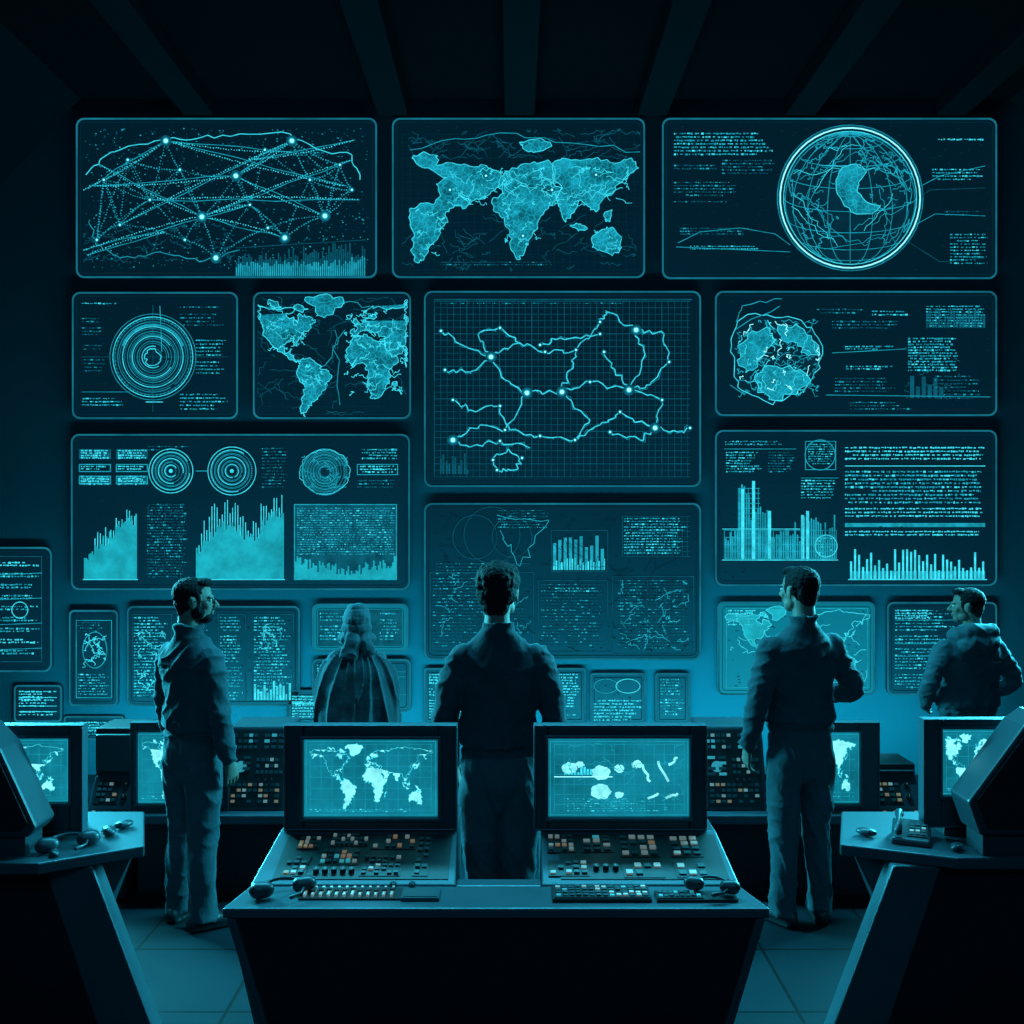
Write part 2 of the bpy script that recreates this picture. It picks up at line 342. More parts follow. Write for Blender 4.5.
W1=[[(412,158),(424,152),(438,156),(436,166),(452,163),(470,166),(486,166),(500,172),(506,180),(496,188),(486,196),(474,200),(466,208),(455,206),(446,212),(448,222),(442,228),(438,238),(430,246),(424,260),(416,262),(411,250),(414,236),(410,222),(409,212),(420,204),(434,205),(440,196),(436,184),(446,178),(432,170),(422,168)],
 [(502,176),(512,168),(530,164),(548,160),(556,170),(552,182),(562,188),(556,200),(548,208),(540,218),(532,236),(524,252),(517,260),(511,248),(510,232),(504,218),(496,212),(492,200),(504,194),(498,186)],
 [(552,164),(562,158),(580,161),(598,158),(616,164),(632,158),(639,168),(628,176),(618,184),(612,194),(602,200),(596,212),(588,206),(580,200),(574,212),(566,222),(560,210),(556,200),(562,188),(554,180)],
 [(592,236),(602,230),(612,227),(620,236),(622,248),(612,256),(600,250),(592,248)],[(570,226),(580,224),(588,229),(578,231)],[(604,214),(612,210),(610,220),(606,222)],[(520,142),(540,138),(552,146),(536,152),(524,150)]]
def s2(g):
    g.grid(402,134,638,270,8,.35,FA)
    g.scrib(408,130,640,158,70,26,.7,DI); g.scrib(402,215,636,270,60,26,.6,DI)
    g.poly(wob((410,150),(500,133),8,3),.9,MI);g.poly(wob((500,133),(640,152),10,3),.9,MI)
    g.lands(W1,MP,HI,.9,1.8)
    g.scrib(440,168,500,205,24,16,.7,HI); g.scrib(502,168,632,205,70,20,.7,HI); g.scrib(412,210,444,255,16,10,.7,HI); g.scrib(505,205,540,245,16,10,.7,HI); g.scrib(594,230,620,252,8,10,.7,HI)
    for x,y in ((486,176),(523,236),(552,190),(596,175),(450,190)): g.node(x,y,1.0)
    g.text(440,262,560,266,3,DI,1,.9)
def s3(g):
    g.disc(850,198,69,FA,0,48); g.globe(850,198,66,-20,12,FA,MI,MI)
    g.arc(850,198,71,5,DI,l=1); g.arc(850,198,70,1.7,BR); g.arc(850,198,66.5,1.0,HI); g.arc(850,198,73,.6,MI)
    cr=rough_poly([(842,168),(856,164),(866,172),(858,182),(857,192),(866,202),(880,206),(872,214),(856,214),(844,206),(837,194),(836,180)],1)
    g.fill(cr,MP,4); g.poly(cr,.9,HI,True,5)
    for _ in range(22):
        a=U(0,6.28);b=a+U(.6,1.6); r1=U(30,64);r2=U(30,64); g.poly(wob((850+r1*math.cos(a),198+r1*math.sin(a)),(850+r2*math.cos(b),198+r2*math.sin(b)),8,3),.7,random.choice([MI,MI,HI]))
    g.scrib(800,160,838,240,24,12,.7,MI,2);g.scrib(870,150,905,200,24,12,.7,MI,2)
    g.text(674,133,780,156,4.3,MI,1,1.6,.3); g.text(674,165,735,170,4,DI,1); g.text(674,182,748,205,4,DI,.9); g.text(722,160,775,176,4,DI,.8)
    g.poly([(678,243),(700,232),(740,228),(775,234),(790,245)],.8,MI); g.text(680,228,760,236,3.5,DI,1); g.text(690,246,775,250,3,MI,1,1.1); g.line((676,247),(790,252),.7,MI)
    g.poly([(921,186),(940,176),(985,166)],.7,MI); g.poly([(921,196),(930,190),(985,188)],.7,DI); g.poly([(915,225),(935,214),(985,216)],.7,MI); g.poly([(905,240),(940,262),(985,258)],.7,DI)
    g.text(938,139,985,143,4,HI,1,1.4,.1); g.text(932,166,985,184,4,MI,.9,1.3,.4); g.text(945,211,985,216,4,DI,1); g.text(950,234,988,264,4,MI,.9,1.2,.3)
def rings(g,cx,cy,Rm,k,m=HI,m2=MI):
    g.disc(cx,cy,Rm,FA,0,32)
    for i in range(k):
        r=Rm*(1-i/k*.85); g.arc(cx,cy,r,1.0 if i%2==0 else .7,m if i%2==0 else m2,U(0,90),U(280,450))
        g.arc(cx,cy,r-Rm*.05,.45,m2)
    for a in range(0,360,6): 
        t=math.radians(a); g.line((cx+Rm*.93*math.cos(t),cy+Rm*.93*math.sin(t)),(cx+Rm*math.cos(t),cy+Rm*math.sin(t)),.6,m2)
def s4(g):
    cx,cy=153,357; rings(g,cx,cy,40,7); g.arc(cx,cy,43,.7,MI); g.arc(cx,cy,32,2.2,MI,200,340); g.poly(rough_poly([(cx+9*math.cos(t),cy+9*math.sin(t)) for t in range(6)],2),1,HI,True)
    g.line((cx,cy-52),(cx,cy+55),.7,DI);g.line((82,cy),(228,cy),.7,DI);g.poly([(146,402),(163,402)],1.2,HI);g.poly([(160,306),(162,352)],1,MI);g.arc(cx,cy,22,.8,MI)
    g.text(82,303,128,307,4,MI,1);g.text(82,318,104,340,4,DI,.8);g.text(84,345,108,372,4.5,DI,.7);g.text(82,398,128,414,4,MI,.9);g.text(180,303,228,328,4.5,DI,.8);g.text(196,340,228,375,4.5,MI,.8);g.text(180,394,228,411,4.5,MI,.9);g.line((82,392),(130,392),.6,MI)
def s5(g):
    g.grid(258,298,406,414,12,.4,FA)
    g.scrib(258,298,406,414,90,30,.6,DI)
    g.world(260,298,406,416,MP,HI,.9,(-128,62),(80,-54),3)
    g.scrib(345,310,402,395,60,14,.8,HI);g.scrib(268,306,305,350,24,12,.7,HI);g.scrib(300,364,326,390,14,10,.7,HI)
    g.poly(wob((300,412),(345,330),12,5),.9,MI); g.poly(wob((306,300),(370,306),10,3),.8,MI); g.poly(wob((335,330),(340,405),8,3),.8,MI)
def s6(g):
    g.grid(434,301,690,478,6.5,.4,DI); g.grid(434,301,690,476,32.5,.7,DI); g.rect(434,299,692,300.2,DI); g.text(440,303,640,306,4,DI,1,.9)
    pt=[[(441,331),(462,345),(491,357),(520,343),(545,352),(576,350),(600,322),(606,312),(636,330),(664,334),(669,362),(650,385),(629,390),(615,370),(604,352)],
        [(445,370),(470,372),(491,357),(505,380),(527,393),(562,392),(590,382),(629,390),(662,400),(655,428),(620,412),(600,425),(575,440),(590,420),(562,392)],
        [(453,440),(480,425),(505,430),(527,393)],[(453,400),(470,410),(500,406),(510,430),(540,436),(575,440)],[(491,357),(478,335),(500,328),(520,343)],[(576,350),(570,370),(562,392)],
        [(636,330),(645,355),(629,390)],[(493,460),(508,449),(522,458),(514,470),(497,470),(493,460)],[(453,440),(470,447),(500,441),(530,448)],[(540,345),(560,338),(600,334)],[(655,428),(680,432),(690,428)],[(655,428),(640,440),(610,432)]]
    for p in pt:
        q=[z for a,b in zip(p,p[1:]) for z in wob(a,b,6,2.6)]
        g.glowpoly(q,1.2,HI,3.6); g.poly([(a+U(-2,2),b+U(-2,2)) for a,b in q],.5,MI)
    for p in pt:
        for x,y in p[::2]: g.node(x,y,1.0)
    for x,y in ((636,330),(491,357),(562,392),(527,393),(629,390),(453,440),(655,428)): g.node(x,y,2.2)
    for x in range(440,470,6): g.bars(x,474,x+5,lambda t:U(4,22),2,DI)
def s7(g):
    bl=rough_poly([(738,322),(756,314),(775,318),(796,318),(812,328),(822,346),(820,368),(808,384),(790,396),(772,404),(752,396),(738,388),(734,370),(731,352),(733,336)],3,3)
    g.fill(bl,FA,1); g.poly(bl,1,HI,True)
    g.scrib(738,320,818,396,70,22,.8,MI,2.5)
    g.lands([[(738,345),(752,330),(770,328),(776,340),(764,352),(758,366),(746,372),(738,360)],[(778,326),(796,324),(812,336),(820,352),(808,356),(798,346),(786,342)],[(756,374),(776,366),(800,370),(810,380),(796,394),(776,400),(758,392)]],MP,HI,.9,3)
    for _ in range(90):
        a=U(0,6.28);r=42*math.sqrt(R());x=777+r*math.cos(a);y=359+r*math.sin(a); a2=a+U(-.4,.4); r2=min(42,r+U(-12,12)); g.poly(wob((x,y),(777+r2*math.cos(a2),359+r2*math.sin(a2)),5,2.2),.8,random.choice([HI,MI,MI,BR]))
    g.poly(wob((735,330),(780,306),5,2),1,MI); g.poly(wob((736,322),(742,306),4,1),1,MI); g.line((730,385),(745,395),1,MI)
    g.poly(wob((742,306),(782,299),5,2),.9,MI)
    g.text(817,309,870,316,4,DI,1);g.text(872,311,918,318,4,MI,1);g.bars(926,328,986,lambda t:U(8,20),20,DI);g.text(926,306,985,328,3.5,MI,.9,1.1,.1)
    g.text(832,321,905,330,4,DI,1);g.text(845,346,895,350,3,MI,1);g.line((832,353),(905,349),.8,MI);g.text(846,366,898,371,3,MI,1);g.text(835,378,905,395,4,DI,.9)
    g.text(908,338,958,372,3.6,MI,1,1.6,.2);g.scrib(905,340,960,400,20,16,.7,DI);g.bars(910,398,945,lambda t:U(8,24),6,DI);g.line((826,395),(990,397),.8,MI);g.text(850,402,920,411,4,DI,.9);g.text(935,376,985,405,4.5,DI,.8)
def s8(g):
    for j in range(2):
        for i in range(2):
            x=79+i*37
            g.rect(x,449+j*26,x+32,462+j*26-3,DI,1); g.text(x+2,450+j*26,x+31,460+j*26,3,HI,1,1.6,.1); g.frame(x,464+j*12,x+32,472+j*12,1,MI); g.text(x+2,466+j*12,x+30,470+j*12,3,HI,1)
    g.text(148,446,190,452,4,DI,1);rings(g,171,471,19,5);g.arc(171,471,22,1,HI);rings(g,232,471,21,5);g.arc(232,471,24,1,HI);g.line((196,471),(208,471),1,MI);g.disc(232,471,2,HI);g.disc(171,471,2,HI)
    g.text(262,448,290,488,4,DI,.9);rings(g,325,472,23,7,MI,MI)
    g.poly(rough_poly([(325+25*math.cos(a*.2),472+22*math.sin(a*.2)) for a in range(31)],1.2,2),.8,HI,True); g.scrib(303,454,347,490,24,12,.6,MI)
    g.text(362,449,400,460,3.6,MI,1,1.6,.1);g.frame(357,464,398,475,.8,MI);g.text(360,466,396,473,3.4,HI,1,1.3,.1);g.text(357,480,398,489,4,DI,1,1.4,.1)
    g.bars(84,579,137,lambda t:18+44*t**.8+U(-8,8),34,FI,.0); g.bars(84,579,137,lambda t:26+48*t**.8+U(-14,8),20,HI,.65,1); g.line((83,579.5),(138,579.5),1.2,HI)
    g.text(147,504,188,578,3.6,DI,1,1.6,.15)
    g.bars(196,579,284,lambda t:26+20*abs(math.sin(t*5))+20*t+U(-6,6),52,FI,.0); g.bars(196,579,284,lambda t:40+28*abs(math.sin(t*5))+16*t+U(-14,8),34,HI,.65,1); g.line((195,579.5),(285,579.5),1.2,HI)
    g.rect(294,504,397,579,DI,0);g.frame(294,504,397,580,1,MI)
    g.text(297,508,395,556,3,MI,1,.9,.05)
    g.bars(295,579,397,lambda t:13-18*t*(1-t)*2+U(0,12),64,FI,.0)
def s9(g):
    g.scrib(430,512,694,652,80,26,.6,FA)
    g.arc(475,537,22,.8,DI);g.arc(512,537,20,.8,DI);g.arc(492,535,28,.7,DI)
    g.poly(wob((497,515),(549,520),5,3),.9,MI);g.poly(wob((549,520),(520,566),8,4),.9,MI);g.poly(wob((520,566),(500,530),8,4),.9,MI)
    g.text(498,510,552,528,3.5,DI,1); g.bars(553,570,606,lambda t:U(20,36),10,MI,.4);g.bars(553,570,606,lambda t:U(4,12),20,HI,.4); g.frame(551,530,608,572,.6,DI)
    g.grid(622,516,690,556,5,.5,DI); g.text(624,518,688,555,3.6,MI,1,1.2,.2)
    g.text(436,560,530,574,4,DI,.8)
    g.frame(430,572,534,652,.6,DI);g.text(433,578,530,648,4.2,DI,.9,1.3,.3);g.arc(470,612,26,.8,DI);g.scrib(434,576,530,648,20,20,.7,MI)
    g.frame(538,580,608,652,.6,DI);g.text(541,584,606,648,4,DI,1,1.2,.2)
    g.frame(612,576,694,654,.6,DI);g.text(618,580,690,650,4,DI,1,1.2,.2);g.scrib(620,580,688,650,30,20,.8,MI);g.grid(620,580,690,650,9,.4,DI)
    g.text(555,588,600,592,3,MI,1)
def s10(g):
    g.text(725,441,790,447,3.5,MI,1,1.4,.2);g.line((724,449),(796,449),.7,MI);g.text(726,452,762,474,3.4,MI,1);g.text(768,452,796,474,3.4,DI,1)
    g.arc(820,455,15,1.2,MI);g.frame(805,441,836,470,.8,MI);g.text(808,444,834,466,3,MI,1,1,.1);g.line((801,478),(838,478),.7,MI);g.text(801,480,837,500,3.6,MI,1,1.3,.2)
    g.text(845,447,985,463,4.6,HI,1,1.6,.05);g.line((845,466),(985,466),1,HI);g.text(845,471,985,504,4.8,MI,1,1.8,.08);g.text(845,508,985,520,4.6,HI,1,1.6,.05);g.rect(845,523,985,527,MI);g.text(845,531,985,538,4,HI,1,1.5,.05)
    g.bars(725,559,836,lambda t:(14+10*abs(math.sin(t*14))+ (46 if .12<t<.22 else 0)+(22 if .22<t<.42 else 0)+20*(t>.6)*R())+U(0,8),48,MI,.35)
    for x,h in ((741,70),(752,78),(768,48),(801,44),(806,48)): g.rect(x,559-h,x+3,559,HI,2)
    g.grid(724,530,836,560,7,.6,MI,1);g.grid(738,488,760,560,5,.6,MI,1);g.line((722,529),(800,529),.8,HI);g.line((722,560),(838,560),1.2,HI);g.arc(826,546,11,1,HI);g.text(815,535,836,557,3.6,MI,1)
    g.bars(850,579,986,lambda t:8+22*R()**.8,34,HI,.5); g.line((848,579.5),(987,579.5),1.2,HI); g.bars(850,579,986,lambda t:8,24,MI,.2,1)
def stext(x0,y0,x1,y1,m=MI,row=4,extra=True):
    def f(g):
        g.text(x0+5,y0+6,x1-5,y1-5,row,m,.85,1.4,.35)
        if extra:
            g.text(x0+5,y0+6,x0+(x1-x0)*.6,y0+16,3.2,HI,1,1.3,.1)
            for _ in range(3): 
                y=U(y0+10,y1-8); g.line((x0+5,y),(x1-5,y),.7,m)
    return f
display(76,118,377,278,s1);display(392,118,645,278,s2);display(662,118,997,279,s3)
display(72,292,238,419,s4);display(253,292,411,419,s5);display(424,291,701,487,s6);display(715,291,997,416,s7)
display(71,434,410,590,s8);display(424,503,701,660,s9);display(715,430,997,586,s10)
def s11(g):
    g.frame(-12,556,42,662,.8,DI)
    for j in range(9): g.text(-12,562+j*11,40,568+j*11,3.4,random.choice([HI,MI,MI]),1,1.6,.3)
    for j in range(4): g.line((-10,575+j*25),(42,573+j*25),.8,MI)
    g.arc(20,610,8,1,HI)
display(-24,547,52,672,s11)
def s12(g):
    g.frame(76,620,112,698,.7,MI);g.arc(95,650,12,1.1,MI,ry=18);g.scrib(84,634,106,668,24,10,.8,HI);g.text(78,622,110,634,3.5,DI,1);g.text(78,674,110,696,3.5,MI,1)
display(69,610,118,706,s12,r=5)
def s13(g):
    for x0,x1 in ((132,172),(218,246),(252,294)):
        g.frame(x0,614,x1,702,.7,DI); g.text(x0+2,617,x1-2,700,3.9,MI,.9,1.5,.35)
    g.text(176,617,214,700,4,DI,.9); g.scrib(136,625,166,690,24,12,.8,HI); g.arc(272,635,9,1,MI); g.scrib(256,622,290,650,14,10,.8,HI)
    g.bars(254,700,292,lambda t:U(4,20),12,HI)
display(127,606,300,706,s13,r=6)
display(312,604,408,652,lambda g:(g.rect(318,610,402,646,DI,1),g.text(320,613,345,640,4,MI,.7),g.text(380,613,400,640,4,MI,.7)),pm=M_panel_teal,r=6)
display(312,659,411,712,stext(312,659,411,712,MI),r=6)
def s16(g):
    g.world(724,608,870,690,FI,HI,.8,(-170,180),(80,-56)); g.frame(726,608,868,688,.8,MI); g.text(728,610,760,626,3.5,HI,1); g.scrib(730,612,866,686,30,24,.7,HI)
display(718,602,875,695,s16,pm=M_panel_teal,r=6)
display(887,602,997,695,stext(890,604,960,693,MI),r=6)
display(14,685,62,722,stext(14,685,62,722,HI,3.6),r=4)
display(287,690,346,724,stext(287,690,346,724,HI,3.6),r=3)
display(590,673,646,724,lambda g:(g.arc(606,686,12,.9,MI,ry=7),g.arc(628,686,12,.9,HI,ry=7),g.text(594,700,642,722,4,HI,1,1.5,.3)),r=3)
display(655,673,690,724,stext(655,673,690,724,MI,3.6,False),r=3)
display(552,668,586,724,stext(552,668,586,724,HI,3.6,False),r=3)
display(424,668,480,724,stext(424,668,480,724,HI,3.6),r=3)
display(64,716,124,740,stext(64,716,124,740,MI,3.6),r=3)
# ---------------------------------------------------------------- monitors and consoles
def rr_frame(mb,x0,x1,z0,z1,b,y0,y1,m=0):
    mb.box(x0,x1,y0,y1,z0,z0+b,m);mb.box(x0,x1,y0,y1,z1-b,z1,m);mb.box(x0,x0+b,y0,y1,z0+b,z1-b,m);mb.box(x1-b,x1,y0,y1,z0+b,z1-b,m)
def monitor(e,tag,px0,py0,px1,py1,d,sx0,sy0,sx1,sy1,depth=.36,draw=None,t=.05):
    x0,x1=X(px0,d),X(px1,d);z1,z0=Z(py0,d),Z(py1,d); a0,a1=X(sx0,d),X(sx1,d);c1,c0=Z(sy0,d),Z(sy1,d)
    mb=MB()
    mb.box(x0,a0,d,d+.06,z0,z1,0);mb.box(a1,x1,d,d+.06,z0,z1,0);mb.box(a0,a1,d,d+.06,z0,c0,0);mb.box(a0,a1,d,d+.06,c1,z1,0)
    obj(mb,'%s_bezel'%tag,[M_frame],e,bevel=.008)
    mb=MB(); rr_frame(mb,x0-.004,x1+.004,z0-.002,z1+.004,.008,d-.006,d+.05,0); rr_frame(mb,a0-.012,a1+.012,c0-.012,c1+.012,.013,d-.010,d+.02,0); obj(mb,'%s_edge_trim'%tag,[M_metal],e,bevel=.003)
    mb=MB()
    mb.hexa([(x0+.01,d+.06,z0),(x1-.01,d+.06,z0),(x1-t,d+depth,z0),(x0+t,d+depth,z0),(x0+.01,d+.06,z1-.005),(x1-.01,d+.06,z1-.005),(x1-t,d+depth,z1-.10),(x0+t,d+depth,z1-.10)],0)
    obj(mb,'%s_casing'%tag,[M_frame,M_rub],e,bevel=.012)
    mb=MB(); mb.box(a0,a1,d+.018,d+.05,c0,c1,0); obj(mb,'%s_screen'%tag,[M_crt],e)
    g=G(d+.016)
    if draw: draw(g)
    GMX=list(GM); GMX[FI]=M_crtmap
    obj(g.mb,'%s_graphics'%tag,GMX,e,fix=False)
def crtworld(a,b,c,d_,lon=(-170,180)):
    def f(g):
        g.world(a,b,c,d_,FI,HI,.5,lon,amp=5); g.frame(a-4,b-3,c+4,d_+3,.6,MI); g.text(a,d_-3,c,d_+1,2.5,MI,1,.8); 
        g.grid(a,b,c,d_,11,.35,MI)
    return f
def crtblob(a,b,c,d_):
    def f(g):
        w=c-a;h=d_-b
        g.grid(a,b,c,d_,10,.35,MI); g.frame(a-4,b-3,c+4,d_+3,.6,MI)
        for (u,v,r) in ((.12,.35,.09),(.36,.42,.11),(.36,.7,.12),(.5,.36,.06),(.64,.3,.06),(.5,.75,.05),(.2,.3,.05)):
            g.fill(rough_poly([(a+w*u+h*r*1.3*math.cos(t*.9),b+h*v+h*r*math.sin(t*.9)) for t in range(7)],1),FI,2)
        for u,v,u2,v2 in ((.68,.3,.74,.55),(.8,.25,.88,.55),(.88,.3,.95,.2),(.72,.8,.8,.72),(.86,.8,.95,.72)):
            g.poly(wob((a+w*u,b+h*v),(a+w*u2,b+h*v2),5,1.5),3,FI)
        g.line((a,b+h*.48),(a+w*.45,b+h*.48),1.2,BR); g.bars(a+w*.08,b+h*.45,a+w*.3,lambda t:U(2,12),9,HI); g.text(a+w*.1,b+h*.8,a+w*.9,d_,3,MI,.8,.8)
        g.scrib(a,b,c,d_,26,22,.7,MI)
    return f
BM=[M_b1,M_b2,M_b3,M_b4,M_rub,M_metal]
def buttons(mb,fr,a0,a1,b0,b1,nx,ny,pal=(0,1,2,3),fill=.8,h=.008):
    dx=(a1-a0)/nx;dy=(b1-b0)/ny; pal=tuple(pal)+(3,3)
    mb.fbox(fr,a0-.004,a1+.004,b0-.004,b1+.004,.0,.0055,4)
    for i in range(nx):
        for j in range(ny):
            if R()>fill: continue
            x=a0+i*dx;y=b0+j*dy; mb.fbox(fr,x+dx*.16,x+dx*.84,y+dy*.24,y+dy*.76,0.005,.005+h*U(.6,1.2),random.choice(pal))
def knob(mb,fr,a,b,r=.012,h=.018,m=4):
    o,u,v,n=fr; c=o+u*a+v*b; mb.cyl(c,n,r*1.25,.004,3,14); mb.cyl(c+n*.003,n,r,h,m,14,r*.8); mb.fbox(fr,a-.0015,a+.0015,b,b+r*.8,h,h+.003,0)
def frame_of(p0,p1,p2):
    u=(Vector(p1)-Vector(p0)).normalized(); v=(Vector(p2)-Vector(p0)); v=(v-u*v.dot(u)).normalized(); return (Vector(p0),u,v,u.cross(v))
def central():
    cx=-.055; e=group('control_console',(cx,3.6,0))
    mb=MB()
    zt=.78; f=3.33
    L,Rr=X(222,f),X(770,f); b1=3.53; L1,R1=X(250,b1),X(740,b1)
    mb.hexa([(L,f,zt-.035),(Rr,f,zt-.035),(R1,b1,zt-.035),(L1,b1,zt-.035),(L,f,zt),(Rr,f,zt),(R1,b1,zt),(L1,b1,zt)],0)
    nl,nr=X(457,3.6),X(541,3.6)
    mb.box(nl,nr,b1,3.6,zt-.035,zt,0)
    obj(mb,'desk_top',[M_metal],e,bevel=.006)
    mb=MB()
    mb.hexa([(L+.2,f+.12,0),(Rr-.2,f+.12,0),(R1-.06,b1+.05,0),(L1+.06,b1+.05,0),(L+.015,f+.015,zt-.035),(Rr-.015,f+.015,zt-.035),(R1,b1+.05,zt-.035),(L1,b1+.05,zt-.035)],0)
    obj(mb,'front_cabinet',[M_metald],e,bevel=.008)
    mb=MB(); 
    for sx in (0,1):
        a=(L+.015,L+.045) if sx==0 else (Rr-.045,Rr-.015); o=.185 if sx==0 else -.185
        mb.hexa([(a[0]+o,f+.10,0),(a[1]+o,f+.10,0),(a[1]+o,f+.13,0),(a[0]+o,f+.13,0),(a[0],f-.003,zt-.036),(a[1],f-.003,zt-.036),(a[1],f+.03,zt-.036),(a[0],f+.03,zt-.036)],0)
    obj(mb,'cabinet_edge_trim',[M_metal],e,bevel=.004)
    bk=3.87; zb=Z(831,bk)
    for tag,a0,a1,fa0,fa1 in (('left',X(280,bk),X(457,bk),L1,nl),('right',X(541,bk),X(716,bk),nr,R1)):
        mb=MB()
        mb.hexa([(fa0,b1,zt-.2),(fa1,b1,zt-.2),(a1,4.2,zt-.2),(a0,4.2,zt-.2),(fa0,b1,zt+.004),(fa1,b1,zt+.004),(a1,bk,zb),(a0,bk,zb)],0)
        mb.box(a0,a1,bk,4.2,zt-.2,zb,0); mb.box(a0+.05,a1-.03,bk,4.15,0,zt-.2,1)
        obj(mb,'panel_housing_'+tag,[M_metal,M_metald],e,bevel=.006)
        fr=frame_of((fa0,b1,zt+.004),(fa1,b1,zt+.004),((fa0),bk,zb)); W=fa1-fa0
        mb=MB(); mb.fbox(fr,.07,W-.03,.03,.32,.0,.003,4)
        if tag=='left':
            buttons(mb,fr,.12,.2,.22,.3,4,3,(0,1,3,0),.9);buttons(mb,fr,.24,.38,.24,.32,8,3,(0,0,3));buttons(mb,fr,.22,.36,.12,.21,6,3,(0,1,0,3,2));buttons(mb,fr,.40,.56,.22,.31,7,3,(0,0,1,3));buttons(mb,fr,.38,.52,.05,.17,6,5,(3,0,3,3));buttons(mb,fr,.10,.18,.05,.17,3,4,(1,3,0,0));buttons(mb,fr,.57,.62,.05,.3,2,7,(3,0,3))
            for i in range(5): knob(mb,fr,.22+i*.032,.07)
        else:
            buttons(mb,fr,.03,.13,.2,.31,4,4,(0,0,3,1));buttons(mb,fr,.03,.17,.05,.14,5,3,(1,0,0,3));buttons(mb,fr,.16,.27,.2,.31,3,4,(0,2,3,3));buttons(mb,fr,.30,.44,.17,.31,4,4,(0,1,0,0));buttons(mb,fr,.30,.44,.04,.13,4,2,(1,0,0));buttons(mb,fr,.49,.60,.17,.3,3,4,(3,0,1));buttons(mb,fr,.49,.60,.04,.13,3,2,(0,3,0))
            for i in range(3): knob(mb,fr,.2+i*.035,.09)
        obj(mb,'buttons_'+tag,BM,e)
    fr=frame_of((L,f,zt),(Rr,f,zt),(L,f+.2,zt)); mb=MB()
    def fx(px): return X(px,3.43)-L
    mb.fbox(fr,fx(300),fx(402),.07,.17,0,.006,4)
    for i in range(12): 
        a=fx(304)+i*.027; mb.fbox(fr,a,a+.008,.08,.16,.006,.016,0); mb.fbox(fr,a-.004,a+.012,.1+.02*R(),.13,.016,.022,4)
    mb.fbox(fr,fx(402),fx(440),.06,.15,0,.012,5);mb.fbox(fr,fx(404),fx(438),.07,.14,.012,.014,3)
    mb.fbox(fr,fx(552),fx(650),.05,.17,0,.012,4);buttons(mb,(fr[0]+fr[3]*.010,fr[1],fr[2],fr[3]),fx(555),fx(648),.06,.16,14,4,(3,0,5,5,2),.95,.006)
    mb.fbox(fr,fx(655),fx(735),.05,.13,0,.01,4);buttons(mb,(fr[0]+fr[3]*.008,fr[1],fr[2],fr[3]),fx(657),fx(700),.06,.12,8,2,(3,5,2),.95,.005)
    obj(mb,'desk_keys',BM,e)
    monitor(e,'monitor_left',285,726,456,830,bk,303,739,438,818,.33,crtworld(310,744,432,812))
    monitor(e,'monitor_right',535,726,706,830,bk,548,738,690,818,.33,crtblob(554,744,684,812))
central()
def headset(x,y,z,s=1,rot=0):
    e=group('headset',(x,y,z)); mb=MB(); Rm=Matrix.Rotation(rot,3,'Z'); o=Vector((x,y,z))
    r=.075*s; pts=[]
    for i in range(13):
        a=math.pi*i/12; pts.append(o+Rm@Vector((r*math.cos(a),r*.9*math.sin(a)*.95,.028*s+.012*math.sin(a))))
    mb.tube(pts,[.007*s]*13,0,8,(0,0,1)); 
    for sx in (-1,1):
        c=Rm@Vector((sx*r,0,0)); mb.tube([o+c+Rm@Vector((-sx*.016*s,0,.03*s)),o+c+Rm@Vector((sx*.016*s,0,.03*s))],[.028*s,.03*s],0,14,(0,0,1)); 
    m0=o+Rm@Vector((r,-.01,.03*s)); mb.tube([m0,m0+Rm@Vector((-.02,-.05,-.005))*s,m0+Rm@Vector((-.06,-.07,-.01))*s],[.004,.004,.008],0,8,(0,0,1))
    obj(mb,'headband_and_cups',[M_frame],e,smooth=True)
def mouse(x,y,z,s=1,rot=0):
    mb=MB(); mb.ell((x,y,z+.021*s),(.032*s,.055*s,.021*s),0,16,Matrix.Rotation(rot,3,'Z')); mb.box(x-.004,x+.004,y-.04*s,y-.02*s,z+.025*s,z+.04*s,0)
    o=obj(mb,'computer_mouse',[M_frame],smooth=True)
def telephone(x,y,z,rot=0,s=1):
    e=group('desk_telephone',(x,y,z)); Rm=Matrix.Rotation(rot,3,'Z'); o=Vector((x,y,z)); q=lambda a,b,c:o+Rm@Vector((a,b,c))*s
    mb=MB(); mb.hexa([q(-.09,-.1,0),q(.09,-.1,0),q(.09,.1,0),q(-.09,.1,0),q(-.085,-.095,.03),q(.085,-.095,.03),q(.085,.095,.075),q(-.085,.095,.075)],0); obj(mb,'base',[M_frame],e,bevel=.008)
    mb=MB(); mb.tube([q(-.055,-.08,.06),q(-.055,-.06,.08),q(-.055,0,.10),q(-.055,.06,.11),q(-.055,.085,.095)],[.02*s,.017*s,.013*s,.017*s,.022*s],0,12,(1,0,0),3); obj(mb,'handset',[M_frame],e,smooth=True)
    fr=frame_of(q(-.01,-.085,.031),q(.08,-.085,.031),q(-.01,.08,.071)); mb=MB(); buttons(mb,fr,0,.08*s,.02*s,.13*s,3,4,(3,0,3),1,.005); obj(mb,'keypad',BM,e)
headset(X(285,3.47),3.44,.781,.95,.4); mouse(X(393,3.52),3.52,.781,.4); mouse(X(412,3.52),3.52,.781,.4)
headset(X(712,3.44),3.44,.793,.8,-.3)
